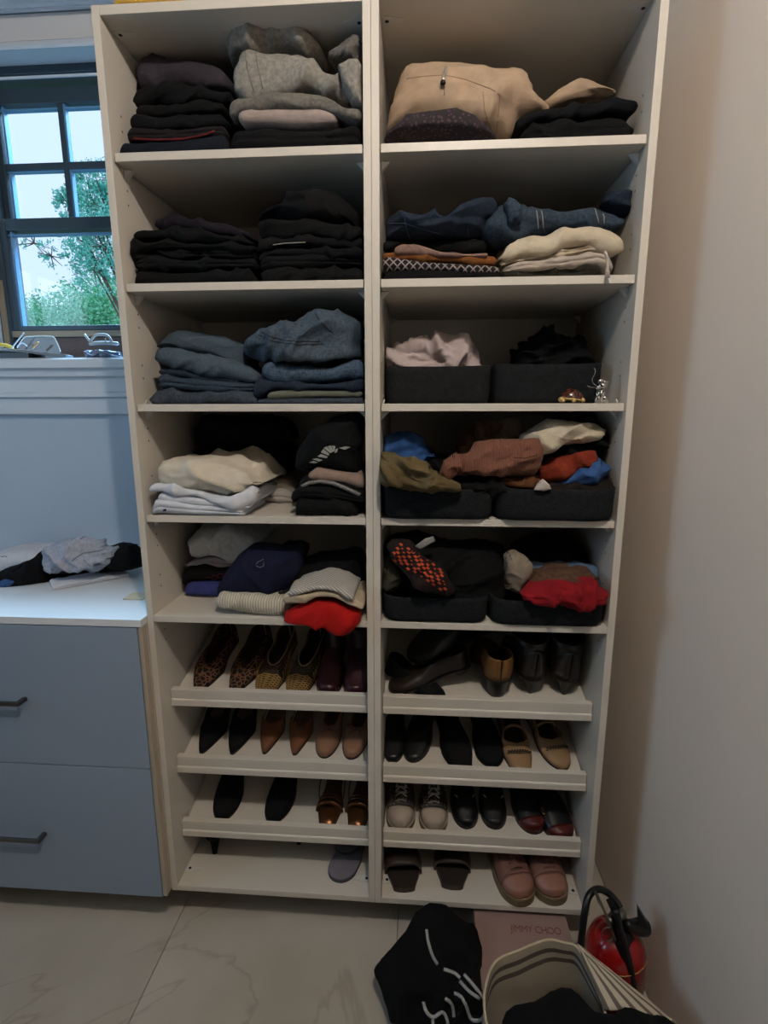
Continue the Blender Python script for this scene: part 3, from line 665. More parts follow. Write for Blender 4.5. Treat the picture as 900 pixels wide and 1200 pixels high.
# --- felt bins (soft open boxes with rounded corners)
def bin_(label, x0, x1, y0, depth, zb, h, sag=0.004, group='charcoal felt storage bins'):
    n = 44; V = []; Fc = []; cx, cy = (x0+x1)/2, y0+depth/2; hx, hy = (x1-x0)/2, depth/2
    rings = []
    def ring(z, ins, flare=0, rimsag=0):
        R = []
        for k in range(n*2):
            a = 2*pi*k/(n*2); cx_, sx_ = math.cos(a), math.sin(a); p = .22
            x = math.copysign(abs(cx_)**p, cx_)*(hx-ins+flare); y = math.copysign(abs(sx_)**p, sx_)*(hy-ins+flare)
            zz_ = z - rimsag*math.cos(x/hx*pi/2)*(1 if y < 0 else .5) + .0016*noise.noise(Vector((x*14, y*14, zb+x0*9)))
            R.append((cx+x, cy+y, zz_))
        return R
    th = .004
    prof = [(zb+.0015, .016, 0, 0), (zb+.001, .012, 0, 0), (zb+.004, .005, 0, 0), (zb+.012, .0015, 0, 0)] + [(zb+h*q, 0, .0015*q, sag*q) for q in (.3, .55, .8)] + [(zb+h-.001, 0, .002, sag), (zb+h, th*.5, .002, sag), (zb+h-.001, th, .002, sag)] + [(zb+h*q, th, .001, sag*q) for q in (.6, .3)] + [(zb+.008, th+.002, 0, 0), (zb+.006, .02, 0, 0)]
    for z, i_, f_, s_ in prof: rings.append(ring(z, i_, f_, s_))
    k2 = n*2
    for r in rings: V += r
    for i in range(len(rings)-1):
        for j_ in range(k2): Fc.append([i*k2+j_, i*k2+(j_+1) % k2, (i+1)*k2+(j_+1) % k2, (i+1)*k2+j_])
    Fc.append(list(range(k2))[::-1]); Fc.append([(len(rings)-1)*k2+j_ for j_ in range(k2)])
    o = mk('felt_bin', V, Fc, FELT); tag(o, label, 'storage bin', group); return o
bin_('charcoal felt bin holding the white shirt, left one on the third right shelf', .0225, .298, .10, .34, SH[3], .098)
bin_('charcoal felt bin holding black cloth, right one on the third right shelf behind the figurines', .3025, .577, .10, .34, SH[3], .101)
bin_('charcoal felt bin under the olive garment, left one on the fourth right shelf', .0225, .300, -.012, .38, SH[4], .083, .006)
bin_('charcoal felt bin under white and rust clothes, right one on the fourth right shelf', .3045, .5945, -.016, .38, SH[4], .085, .006)
bin_('charcoal felt bin with the orange and black cardigan, left one on the fifth right shelf', .0225, .298, -.006, .38, SH[5], .074, .005)
bin_('charcoal felt bin with the red garment, right one on the fifth right shelf', .302, .5905, -.012, .38, SH[5], .074, .006)

# --- contents of the third right shelf bins
zi = SH[3]+.009
o = heap('crumpled_shirt', 'pinkish-white crumpled shirt spilling out of the left felt bin', 'clothing', fab('pinkish_white_poplin', 'B5A6A4', .1, rough=.8), [(451,440),(450,414),(462,406),(485,401),(505,398),(518,393),(528,395),(548,398),(558,412),(560,440)], .22, .2, wr=.016, fr=15, bay='R', zmin=zi, pw=.45)
o = heap('crumpled_cloth', 'black peaked cloth rising from the right felt bin behind the figurines', 'clothing', black(0), [(602,440),(600,416),(598,409),(608,412),(610,402),(620,402),(637,381),(652,392),(668,402),(674,396),(681,408),(692,424),(694,440)], .24, .16, wr=.012, fr=14, bay='R', zmin=zi, pw=.4)
# figurines
zf = SH[3] + .0005; yf_ = .045
tp = atY(670, 472, yf_); tx = tp[0]
tu = empty('tortoise_figurine', (tx, yf_, zf), 'small tortoise figurine with a speckled brown shell at the shelf edge', 'figurine')
gold = M('pale_gold_enamel', 'B79A62', .35, .4); shell = M('amber_speckled_shell', '6E2A12', .25, col2='2E120A', vscale=260, kind='dots', coat=.5)
def ell(name, c, r, mat, parent, rot=0, n=16, m_=10, half=False, local=False):
    V = []; Fc = []
    for i in range(m_+1):
        ph = (0 if half else -pi/2) + (pi/2 if half else pi)*i/m_
        for k in range(n):
            a = 2*pi*k/n; x = r[0]*math.cos(ph)*math.cos(a); y = r[1]*math.cos(ph)*math.sin(a); z = r[2]*math.sin(ph)
            V.append((c[0]+x*math.cos(rot)-z*math.sin(rot), c[1]+y, c[2]+x*math.sin(rot)+z*math.cos(rot)))
    for i in range(m_):
        for k in range(n): Fc.append([i*n+k, i*n+(k+1) % n, (i+1)*n+(k+1) % n, (i+1)*n+k])
    if half: Fc.append(list(range(n))[::-1])
    return mk(name, V, Fc, mat, parent, True, local)
sh_ = ell('shell', (tx-.001, yf_, zf+.009), (.0265, .021, .026), shell, tu, -.15, 24, 12, True)
for k in range(26):
    a = random.uniform(0, 2*pi); ph = random.uniform(.15, 1.3)
    q = (tx-.001+.026*math.cos(ph)*math.cos(a), yf_+.0205*math.cos(ph)*math.sin(a), zf+.0095+.0255*math.sin(ph))
    ell('bead', q, (.0016, .0016, .0016), M('amber_bead', 'A04A1C', .15, .3), sh_, n=6, m_=4)
tube('shell_rim', [(tx-.001+.027*math.cos(a), yf_+.0215*math.sin(a), zf+.0095-.003*math.cos(a)) for a in np.linspace(0, 2*pi, 24, endpoint=False)], .0022, gold, tu, 6, True)
for sx, sy in ((-.023, -.012), (-.001, -.018), (.022, -.012), (-.018, .014), (.018, .014)):
    tube('leg', smooth_pts([(tx+sx*.7, yf_+sy*.6, zf+.011), (tx+sx, yf_+sy, zf+.008), (tx+sx*1.08, yf_+sy*1.15, zf+.0032)], 4), [.0045]*4+[.005]*4+[.0035], gold, tu, 8)
ell('head', (tx-.0285, yf_-.012, zf+.009), (.0075, .006, .0065), gold, tu)
mx_ = atY(703, 472, yf_)[0]; silver = M('polished_silver', 'B9B6B2', .16, 1)
mo = empty('mouse_figurine', (mx_, yf_, zf), 'small silver mouse figurine sitting up with a long curled tail', 'figurine')
ell('body', (mx_, yf_, zf+.0185), (.0155, .015, .0185), silver, mo)
ell('haunch', (mx_+.008, yf_-.007, zf+.010), (.010, .008, .0100), silver, mo); ell('haunch', (mx_-.008, yf_-.007, zf+.010), (.008, .008, .0100), silver, mo)
hd = ell('head', (mx_+.002, yf_-.004, zf+.041), (.012, .011, .010), silver, mo, .3)
ell('snout', (mx_-.009, yf_-.006, zf+.037), (.006, .005, .0045), silver, mo, .3)
for dx, dz in ((.010, .047), (.000, .051)):
    ell('ear', (mx_+dx, yf_+.001, zf+dz-.001), (.0085, .003, .008), silver, mo)
ell('eye', (mx_-.004, yf_-.0135, zf+.043), (.0013, .0013, .0013), HOLE, mo)
for dx in (-.009, .004): tube('paw', [(mx_+dx*.6, yf_-.012, zf+.028), (mx_+dx-.002, yf_-.018, zf+.022), (mx_+dx-.003, yf_-.016, zf+.017)], [.0028, .0024, .0018], silver, mo, 6)
tube('tail', smooth_pts([tuple(atY(a, b, yf_-.006)) for a, b in [(699,452),(695,449),(694,444),(697,438),(697.5,434),(696,431.5)]], 5), .0011, silver, mo, 6)
tube('whisker', smooth_pts([tuple(atY(a, b, yf_-.008)) for a, b in [(698,454),(693,454),(688,452)]], 4), .0008, silver, mo, 5)

# --- shelf 4 left bay
g = 'white folded clothes on the fourth left shelf'
pr = fab('black_green_print', '12201A')
w1 = cloth(FT, 'white folded t-shirt with dark green lettering, bottom of the front white pile', 'clothing', white, [(174,600),(180,586),(184,583),(220,590),(284,597)], SH[4], .0, .3, 2, bay='L', group=g, wr=.002, gd=.004)
decal('print', w1, [[(x, y-2.2) for x, y in p_] for p_ in [[(179,599),(187,598),(187,600.5),(180,601.5)], [(183,597),(185.5,596.5),(186,605),(184,605)], [(188,597.5),(190,597),(190.3,604),(188,604)], [(185,603.4),(189,603),(188.5,605.5),(185,605.5)], [(191,599),(195,598.5),(195,601),(191,601.5)], [(194,598),(196.3,598),(196,604.5),(194,604.5)], [(197.2,599),(200,601),(199,604.5),(197.2,602)], [(201,602),(206,598.5),(207,600.5),(203,604.5)]]], pr, .005)
cloth(FT, 'bluish-white folded top, second from the bottom of the front white pile', 'clothing', white, [(183,580),(188,577),(230,583),(262,590),(292,593)], [(183,590),(220,591),(292,597)], .005, .28, 1, bay='L', group=g, wr=.003)
cloth(FT, 'white folded top drooping to the right beneath the cream one', 'clothing', white, [(171,571),(178,566),(205,568),(240,577),(270,584),(298,572)], [(171,578),(188,578),(230,584),(262,595),(280,599),(298,590)], .0, .28, 1, bay='L', group=g, wr=.006)
cloth(FT, 'cream folded cloth crowning the front white pile', 'clothing', fab('cream_linen', 'C6BEAE', .12), [(179,552),(183,546),(205,545),(230,542),(262,545),(285,551),(304,566)], [(180,566),(200,568),(235,576),(264,586),(280,578),(304,570)], .0, .28, 1, bay='L', group=g, wr=.010, fr=13, droop=-.25)
ya = on(330, 590, 4)
cloth(FT, 'greyish-white thin folded top lying flat behind the white pile', 'clothing', fab('grey_white_cloth', 'A8A098', .12), [(286,578),(300,572),(330,574),(344,580)], SH[4], ya, .16, 2, bay='L', group=g)
cloth(FT, 'grey crumpled cloth beside the cream pile on the fourth left shelf', 'clothing', fab('warm_grey_cloth', '8F867A', .15), [(288,560),(300,556),(320,558),(338,566),(347,574)], [(288,580),(300,574),(330,576),(347,579)], ya+.02, .14, 1, bay='L', group=g, wr=.007)
g = 'dark clothes at the back of the fourth left shelf'
cloth(FT, 'black folded stack lying deep behind the white pile', 'clothing', black(2), [(216,530),(240,524),(290,522),(334,520)], [(216,562),(260,556),(334,562)], .24, .2, 2, bay='L', group=g, zmin=SH[4])
cloth(FT, 'charcoal sweater resting on the black stack at the shelf back', 'clothing', fab('charcoal_fleece', '17191E', .3), [(222,496),(235,488),(260,490),(300,489),(330,494),(332,512)], [(222,528),(260,523),(300,522),(332,520)], .24, .2, 2, bay='L', group=g, wr=.007)
g = 'dark folded tops beside the divider on the fourth left shelf'
cloth(FT, 'black folded top, lowest of the pile beside the divider on the fourth shelf', 'clothing', black(4), [(344,590),(350,584),(390,584),(414,586),(418,592)], SH[4], .012, .28, 1, bay='L', group=g)
cloth(FT, 'black folded top below the glittery one on the fourth shelf', 'clothing', black(0), [(341,578),(350,571),(380,572),(426,582)], [(341,588),(350,585),(390,585),(426,591)], .02, .28, 2, bay='L', group=g)
cloth(FT, 'black top edged with a grey glitter band on the fourth shelf', 'clothing', black(1), [(348,566),(356,560),(390,562),(426,578)], [(348,578),(352,572),(390,573),(426,584)], .025, .28, 1, bay='L', group=g)
seam('glitter_band', list(BVH)[-1], [(354,570),(362,566),(375,564),(390,566),(405,572),(418,578),(426,582)], .0055, M('grey_glitter', '8A8682', .5, col2='3A3836', vscale=400, kind='noise'), n=6)
cloth(FT, 'pinkish-beige folded top under the printed black t-shirt', 'clothing', fab('pink_beige_cloth', '8A7468', .15), [(360,556),(372,550),(400,553),(426,556)], [(360,562),(380,563),(400,567),(426,577)], .03, .28, 1, bay='L', group=g)
ps = heap('folded_t_shirt', 'black t-shirt with a white leaf print, top of the pile beside the divider', 'clothing', black(5), [(349,546),(350,530),(355,520),(370,503),(392,489),(412,484),(425,484),(425,556),(405,554),(385,551),(360,551)], .105, .16, wr=.007, fr=9, bay='L', group=g, pw=.4)
wp_ = fab('white_print', 'A8A8A0')
decal('leaf_print', ps, [[(376,530),(379,526),(386,532),(385,534)], [(379,525),(383,523),(389,530),(387,531)], [(384,523),(388,522),(391,529),(389,530)], [(389,522),(393,523),(392,529),(391,529)], [(372,535),(376,532),(384,535),(383,537)], [(366,538),(371,537),(378,539),(374,541)], [(393,527),(396,525),(395,530),(392,531)], [(397,525),(405,523),(411,524),(404,527)], [(362,542),(367,540),(373,542),(368,543)]], wp_, .002)

# --- shelf 4 right bay: clothes in bins
zi = SH[4]+.01; g = 'clothes heaped in the felt bins of the fourth right shelf'
def hp(lab, mat, poly, yc, th, **k):
    k.setdefault('wr', .009); k.setdefault('fr', 13)
    return heap('crumpled_garment', lab, 'clothing', mat, poly, yc, th, bay='R', group=g, zmin=zi, **k)
hp('black garment filling the back of the left bin on the fourth right shelf', black(0), [(460,560),(462,540),(480,530),(520,532),(560,540),(580,560)], .22, .2)
hp('bright blue crumpled garment at the divider, behind the olive one', fab('royal_blue_cloth', '2C4F84', .3), [(447,545),(447,512),(456,508),(478,506),(495,511),(500,524),(512,534),(500,548)], .15, .14)
hp('grey-olive garment poking up at the back right corner of the fourth shelf', fab('taupe_cloth', '5E5A4E'), [(676,500),(680,486),(694,483),(708,488),(712,506),(700,516)], .24, .1)
hp('sand-coloured garment bunched behind the brown ribbed knit', fab('sand_cloth', '6E6656'), [(560,540),(562,508),(575,496),(592,488),(606,492),(616,506),(612,530)], .2, .12)
hp('dark tan strappy piece curling over behind the ribbed knit', fab('tan_knit', '5A4232'), [(535,545),(538,520),(548,508),(560,495),(575,492),(588,498),(584,512),(566,522),(552,540)], .145, .08, wr=.014, fr=22)
hp('white textured jumper lying across the right bin', fab('white_towelling', 'C2B6A0', .15, 60, bump=1), [(605,530),(612,512),(630,500),(642,490),(665,492),(700,498),(706,504),(704,512),(680,520),(655,522),(636,534),(620,544)], .09, .12, wr=.008)
hp('black garment between the white jumper and the rust-red one', black(2), [(634,545),(640,530),(660,522),(690,516),(712,505),(714,518),(700,532),(660,545)], .13, .12)
hp('rust-red garment beneath the black one in the right bin', fab('rust_red_cloth', '7A2E1C', .2), [(628,562),(632,548),(650,538),(680,530),(695,528),(698,538),(680,552),(650,562)], .07, .10)
hp('denim-blue garment at the right front of the right bin', fab('denim_blue_cloth', '345486', .25), [(640,570),(645,560),(670,550),(692,540),(704,538),(716,548),(710,558),(690,566),(660,572)], .06, .10)
hp('dark brown garment along the front rim of the right bin', fab('dark_brown_jersey', '1E1814', .3), [(612,580),(630,568),(680,566),(705,560),(720,562),(728,574),(715,584),(660,588)], .06, .12)
hp('black folded edge at the front of the left bin beside the olive garment', black(4), [(530,580),(536,560),(560,556),(590,560),(600,572),(590,584),(550,586)], .055, .12)
hp('caramel-brown cloth folded under the ribbed knit', fab('caramel_cloth', '5E3C22', .2), [(572,572),(580,560),(610,556),(630,556),(634,566),(615,572),(595,574)], .05, .08)
o = hp('terracotta ribbed knit top draped between the two bins', M('terracotta_rib_x', '80503C', .9, col2='5E3A2C', vscale=95, kind='rib'), [(515,552),(520,540),(532,532),(548,532),(556,520),(575,514),(600,514),(630,514),(636,526),(632,545),(625,556),(600,558),(570,556),(545,556),(530,560)], .025, .10, wr=.006)
seam('pocket_seam', o, [(602,536),(615,537),(630,533)], .001, fab('rib_seam', '4A2C22'))
heap('sleeve', None, None, MC['terracotta_rib_x'], [(514,556),(520,540),(534,530),(545,536),(540,548),(528,560),(518,562)], .0, .05, wr=.005, bay='R', parent=o)
hp('olive-brown wrinkled shirt hanging over the left bin rim', fab('olive_brown_cotton', '5C4F35', .25), [(437,556),(440,545),(446,531),(465,534),(490,536),(505,546),(512,556),(524,562),(538,568),(540,574),(500,573),(478,570),(455,566),(440,562)], -.02, .11, wr=.009, fr=16)
hp('small white label tag with red print sticking out over the right bin rim', fab('white_satin_tag', 'B8ACA4', .2, rough=.6), [(626,574),(630,566),(636,561),(644,568),(646,573),(636,575)], -.022, .02, wr=.002)

# --- shelf 5 left bay
g = 'folded clothes at the left of the fifth left shelf'
y5 = on(214, 700, 5)
cloth(FT, 'purple-blue folded top, bottom of the small left pile on the fifth shelf', 'clothing', fab('violet_blue_cloth', '343A74', .2), [(213,688),(222,683),(255,682),(268,682)], SH[5], y5, .26, 1, bay='L', group=g)
o = cloth(FT, 'black folded top with a dark red chain pattern in the small left pile', 'clothing', black(1), [(209,676),(216,664),(240,662),(275,664)], [(209,692),(222,684),(268,683)], y5, .26, 1, bay='L', group=g)
for i in range(7):
    c = (215 + i*7.2, 688 - i*2.2); seam('red_link', o, [(c[0]+3.4*math.cos(a_), c[1]+2.6*math.sin(a_)) for a_ in np.linspace(0, 2*pi, 9)], .0011, fab('dark_red_print', '64202A'), step=1.2)
cloth(FT, 'lilac-white folded top under the fluffy white one', 'clothing', fab('lilac_white_cloth', '9A94A0', .12), [(214,662),(225,656),(250,655),(277,656)], [(214,667),(240,663),(277,666)], y5+.005, .24, 2, bay='L', group=g)
cloth('folded_sweater', 'pale blue-white fluffy sweater on the small left pile, fifth shelf', 'clothing', fab('pale_fluffy_knit', 'C6CBD1', .2, 90, bump=.9), [(217,634),(222,622),(240,618),(268,624),(290,628),(296,634)], [(218,655),(250,658),(277,660),(296,650)], y5-.01, .24, 1, bay='L', group=g, wr=.010, fr=12)
g = 'clothes on the right half of the fifth left shelf'
yb_ = on(300, 722, 5)
c1 = M('cream_rib_x', 'C8C0B0', .92, col2='A89F8C', vscale=45, kind='rib')
cloth('folded_sweater', 'cream ribbed sweater flat at the front of the fifth left shelf', 'clothing', c1, [(248,706),(253,698),(290,700),(333,704),(336,710)], [(249,712),(280,720),(318,724),(336,725)], .005, .26, 1, bay='L', group=g, wr=.003)
o = heap(FT, 'navy folded t-shirt with a tiny pale logo, sloping on the fifth left shelf', 'clothing', fab('deep_navy_cloth', '131630', .25), [(257,698),(258,688),(266,670),(280,650),(296,637),(318,637),(340,640),(356,640),(356,664),(340,692),(300,700)], .13, .19, wr=.007, fr=9, bay='L', group=g, zmin=SH[5])
seam('logo', o, [(300,661),(303,658),(306,657),(309,655)], .0008, THR); seam('logo', o, [(300,663),(305,665),(309,663),(309,659)], .0008, THR)
heap(FT, 'charcoal thin top with a tan edge above the cream sweater, fifth shelf', 'clothing', fab('charcoal_slate', '1C1C22'), [(262,704),(270,692),(300,694),(330,690),(345,690),(340,702),(300,706)], .09, .12, wr=.005, bay='L', group=g)
seam('tan_edge', list(BVH)[-1], [(284,698),(300,694),(318,691),(330,690)], .0022, fab('tan_trim', '806848'))
heap(FT, 'large black jumper spread beside the divider on the fifth left shelf', 'clothing', black(0), [(333,690),(340,668),(358,654),(385,648),(425,643),(428,660),(428,704),(380,704),(345,700)], .17, .2, wr=.007, fr=9, bay='L', group=g)
heap(FT, 'black cloth with a pale collar showing behind the navy t-shirt', 'clothing', black(3), [(330,650),(336,634),(352,635),(360,640),(358,656),(345,660)], .2, .12, wr=.006, bay='L', group=g)
rd = fab('bright_red_knit', 'A31410', .15)
o = heap('folded_sweater', 'bright red sweater drooping over the front edge of the fifth left shelf', 'clothing', rd, [(333,726),(334,716),(350,708),(372,702),(392,704),(408,712),(423,718),(422,728),(412,738),(400,742),(388,736),(380,730),(360,731)], -.012, .085, wr=.006, fr=10, bay='L', group=g, zmin=None, ymax=.09)
cloth('folded_sweater', 'cream wool sweater folded on the red one', 'clothing', fab('cream_wool', 'B3A48C', .15, 80), [(330,700),(345,696),(372,691),(395,695),(415,706),(425,712)], [(331,712),(350,708),(372,702),(392,704),(412,713),(425,718)], -.045, .2, 1, bay='L', group=g, wr=.004)
cloth('folded_sweater', 'white chunky ribbed knit lying highest over the red and cream sweaters', 'clothing', M('white_rib_diag', 'B9B5AE', .92, col2='8F8B84', vscale=60, kind='rib'), [(338,694),(350,690),(375,685),(400,689),(414,700),(414,704)], [(338,699),(350,697),(372,692),(395,696),(414,707)], -.05, .18, 1, bay='L', group=g, wr=.003)

# --- shelf 5 right bay: clothes in bins
zi = SH[5]+.01; g = 'clothes heaped in the felt bins of the fifth right shelf'
hp('black clothes heaped high across the left bin on the fifth right shelf', black(0), [(450,700),(448,650),(455,632),(480,626),(520,634),(560,632),(590,640),(597,670),(594,700),(560,706)], .14, .24, wr=.01)
hp('black clothes behind the light blue garment in the right bin, fifth right shelf', black(2), [(600,672),(598,640),(620,630),(655,624),(672,634),(684,648),(698,660),(700,676),(660,682)], .22, .18, wr=.008)
hp('olive-grey scrap beside the orange and black cardigan', fab('olive_grey_cloth', '3A382C'), [(448,688),(449,660),(458,648),(466,656),(470,676),(464,694)], .05, .08)
hp('sand-coloured cardigan edge hanging between the two bins, fifth right shelf', fab('sand_rib', '85786A', .2), [(592,690),(594,665),(594,650),(606,648),(618,654),(620,662),(612,680),(610,698)], .05, .08, wr=.008)
hp('light blue folded shirt at the right rear of the fifth right shelf', fab('light_blue_cloth', '57708C', .2), [(606,676),(608,664),(640,662),(680,658),(700,664),(702,676),(690,688),(650,688)], .11, .14)
hp('brown mesh garment lying on top of the red one', fab('brown_mesh', '5A4234', .4, 80), [(615,682),(620,668),(650,666),(690,668),(700,676),(695,686),(650,690),(620,690)], .065, .12, wr=.01, fr=20)
hp('red garment bunched over the right bin rim, fifth right shelf', fab('crimson_cloth', '86141C', .2), [(609,694),(620,684),(640,680),(672,682),(696,680),(700,688),(712,695),(710,706),(695,710),(660,706),(630,704),(612,702)], -.006, .11, wr=.008, fr=14)
cd_ = hp('orange and black patterned knit tossed in the left bin', M('orange_black_knit', '100E12', .92, col2='241814', vscale=120, kind='noise', spec=.2), [(453,640),(460,632),(480,634),(492,646),(500,655),(515,662),(524,676),(534,692),(526,697),(505,690),(490,690),(476,672),(462,660)], .0, .09, wr=.006)
om = fab('orange_wool', 'B2482A', .15); V = []; Fc = []
rs = np.random.RandomState(4)
for i in range(7):
    for j in range(9):
        u_, v_ = (j+.5*(i % 2))/9, i/6
        c = np.array([460, 648])*(1-u_) + np.array([528, 690])*u_ + np.array([14, -14])*(v_-.3) + rs.randn(2)*.6
        q = .9 if (i+j) % 5 else .5; polyc = [(c[0]-3*q, c[1]-1*q), (c[0], c[1]-2.2*q), (c[0]+3*q, c[1]+.6*q), (c[0]+.4, c[1]+2.2*q)]
        H = [hit(cd_, x, y, .0016) for x, y in polyc]
        if all(h is not None for h in H) and max((H[0]-h).length for h in H) < .025: b = len(V); V += [tuple(h) for h in H]; Fc.append([b, b+1, b+2, b+3])
mk('orange_pattern', V, Fc, om, cd_, False)
hp('small white care label standing up from black clothes, left bin', fab('white_label', '8A8886'), [(486,640),(498,631),(508,628),(510,634),(503,638),(492,644)], .0, .012, wr=.001)

# ------------------------------------------------------------------ shoes
def sst(a, b, x): q = min(1, max(0, (x-a)/(b-a))); return q*q*(3-2*q)
def halfw(tt, W, toe):
    base = W/2*(1 - .30*sst(.34, .64, tt) + .06*sst(.68, .85, tt))
    if toe == 'point': f = min(1, (tt/.36 + .03)**.72) if tt < .36 else 1
    elif toe == 'almond': f = math.sqrt(max(0, 1 - (1 - min(1, tt/.30))**1.9)) if tt < .30 else 1
    elif toe == 'round': f = math.sqrt(max(0, 1 - (1 - min(1, tt/.22))**2)) if tt < .22 else 1
    else: f = min(1, .62 + .38*sst(0, .3, tt))*math.sqrt(max(0, 1 - (1 - min(1, tt/.035))**2))
    e = math.sqrt(max(0, 1 - ((tt-.86)/.14)**2)) if tt > .86 else 1
    return max(base*f*e, .0012)
TS = np.concatenate([[0, .006, .015, .03, .05, .075], np.linspace(.1, .86, 27), [.89, .92, .945, .965, .98, .99, 1.0]])
def lift(tt, H): return H*sst(.32, .80, tt)
def cxo(tt, L, side): return side*.010*math.sin(pi*min(1, tt))*(1-tt)
def plan_slab(name, L, W, toe, H, z0, z1, mat, parent, side=0, grow=0, t0=0, t1=1):
    V = []; Fc = []; ts = [q for q in TS if t0 <= q <= t1]
    for q in ts:
        x = halfw(q, W, toe) + grow; c = cxo(q, L, side); y = q*L + (grow*(2*q-1)); z = lift(q, H)
        V += [(c-x, y, z+z0), (c+x, y, z+z0), (c+x, y, z+z1), (c, y, z+z1+.0006), (c-x, y, z+z1)]
    for i in range(len(ts)-1):
        for j in range(5): Fc.append([i*5+j, (i+1)*5+j, (i+1)*5+(j+1) % 5, i*5+(j+1) % 5])
    Fc.append([0, 1, 2, 3, 4]); k = (len(ts)-1)*5; Fc.append([k+4, k+3, k+2, k+1, k])
    o = mk(name, V, Fc, mat, parent, False, True); return o
def upper(name, L, W, toe, H, zs, mat, parent, throat, h0, hv, hs, hb, side=0, open_=True, gmax=.8, t0=0, t1=1, nA=9, square_open=False, shaft=0):
    V = []; Fc = []; ts = [q for q in TS if t0 <= q <= t1]; rows = []
    for q in ts:
        wq = halfw(q, W, toe); c = cxo(q, L, side); z = lift(q, H) + zs
        hd = h0 + (hv-h0)*sst(0, throat, q)
        if q <= throat or not open_: g = 0; hh = hd if q <= throat else hv + (hb-hv)*sst(throat, .95, q)
        else:
            g = wq*gmax*min(1, math.sqrt((q-throat)/(.05 if square_open else .22)))
            hh = hs + (hv-hs)*(1 - sst(0, .16, q-throat)); hh = hh + (hb-hh)*sst(.62, .97, q)
        edge = math.sqrt(min(1, q/.03)) if q < .03 else 1
        hh *= max(.25, edge); row = []
        for sg in (-1, 1):
            for k in range(nA):
                a_ = k/(nA-1)*pi/2
                x = g + (wq - g)*math.cos(a_)**.75; zz_ = hh*math.sin(a_)**.8
                bulge = .0015*math.sin(2*a_)
                row.append((c + sg*(x+bulge), q*L, z + zz_))
        rows.append(row)
    n2 = nA*2
    for r in rows: V += r
    for i in range(len(rows)-1):
        for j in range(n2-1):
            if j == nA-1: continue
            f = [i*n2+j, (i+1)*n2+j, (i+1)*n2+j+1, i*n2+j+1]; Fc.append(f if j < nA-1 else f[::-1])
    o = mk(name, V, Fc, mat, parent, True, True)
    bm = bmesh.new(); bm.from_mesh(o.data); bmesh.ops.remove_doubles(bm, verts=bm.verts, dist=.0004); bmesh.ops.recalc_face_normals(bm, faces=bm.faces); bm.to_mesh(o.data); bm.free()
    o.data.polygons.foreach_set('use_smooth', [True]*len(o.data.polygons))
    md = o.modifiers.new('thickness', 'SOLIDIFY'); md.thickness = .0016; md.offset = -1
    return o
def heel_block(L, W, toe, H, mat, parent, kind='block', zs=0):
    if H < .012: return
    V = []; Fc = []; n = 14; y0 = L*.86; x0 = W*.30; tip = {'block': .85, 'kitten': .35, 'stiletto': .22}[kind]
    for i, q in enumerate(np.linspace(0, 1, 7)):
        s = 1 - (1-tip)*(q**.6); z = lift(.86, H)*(1-q)
        for k in range(n):
            a_ = 2*pi*k/n; ca, sa = math.cos(a_), math.sin(a_)
            V.append((x0*s*ca, y0 + L*.11*s*sa + L*.05*q*(1 if kind != 'block' else 0), z))
    for i in range(6):
        for k in range(n): Fc.append([i*n+k, i*n+(k+1) % n, (i+1)*n+(k+1) % n, (i+1)*n+k])
    Fc.append(list(range(n))[::-1]); Fc.append([6*n+k for k in range(n)])
    mk('heel', V, Fc, mat, parent, True, True)
ZL = {1: .752, 2: .533, 3: .314}
def shoe_root(name, label, px, py, row, yaw=0, Y=None, group=None, cat='shoe', dz=0, flip=False, L=.245):
    Y = .079 if Y is None else Y
    X = atY(px, py, Y)[0]
    if row: z = ZL[row] - .031 + .243*(Y-.072) + .0006; tilt = math.atan(.243)
    else: z = SH[0] + .0004; tilt = 0; p = atZ(px, py, SH[0]); X, Y = p[0], p[1]
    e = empty(name, (X, Y, z+dz), label, cat, group, (tilt, 0, math.radians(yaw)))
    if flip:                                        # heel towards the viewer
        R = Matrix.Rotation(tilt, 4, 'X') @ Matrix.Rotation(math.radians(180+yaw), 4, 'Z')
        e.matrix_world = Matrix.Translation(Vector((X, Y, z+dz)) ) @ R @ Matrix.Translation(Vector((0, -L, 0)))
    return e
def flat(name, label, px, py, row, mu, mi, W=.082, L=.255, toe='point', yaw=0, throat=.38, H=0, h0=.016, hv=.030, hs=.040, hb=.052, side=0, group=None, mso=None, open_=True, gmax=.84, Y=None, heel='block', st=.004, flip=False, **k):
    e = shoe_root(name, label, px, py, row, yaw, Y, group, flip=flip, L=L)
    mso = mso or M('dark_sole', '1C1714', .7)
    plan_slab('sole', L, W, toe, H, 0, st, mso, e, side, .0012)
    plan_slab('insole', L, W, toe, H, st, st+.002, mi, e, side, -.003)
    u = upper('upper', L, W, toe, H, st, mu, e, throat, h0, hv, hs, hb, side, open_, gmax, **k)
    heel_block(L, W, toe, H, mso if heel == 'block' else mu, e, heel)
    return e
ins_brown = M('brown_leather_insole', '33231A', .6); ins_tan = M('taupe_leather_insole', '5C4E40', .6, var=.1); ins_dk = M('burgundy_insole', '2A1416', .6)
leo = M('leopard_calf_hair', '6E4A30', .75, col2='0E0B0C', vscale=66, kind='spots', spec=.3)
g = 'leopard print pointed flats'
flat('pointed_flat', 'leopard print flat at the far left of the upper shoe rack', 230, 806, 1, leo, ins_brown, W=.092, L=.275, yaw=-3, group=g, throat=.36, side=-.4)
flat('pointed_flat', 'leopard print flat second from the left on the upper shoe rack', 271, 807, 1, leo, ins_brown, W=.092, L=.275, yaw=-6, group=g, throat=.36, side=.4)
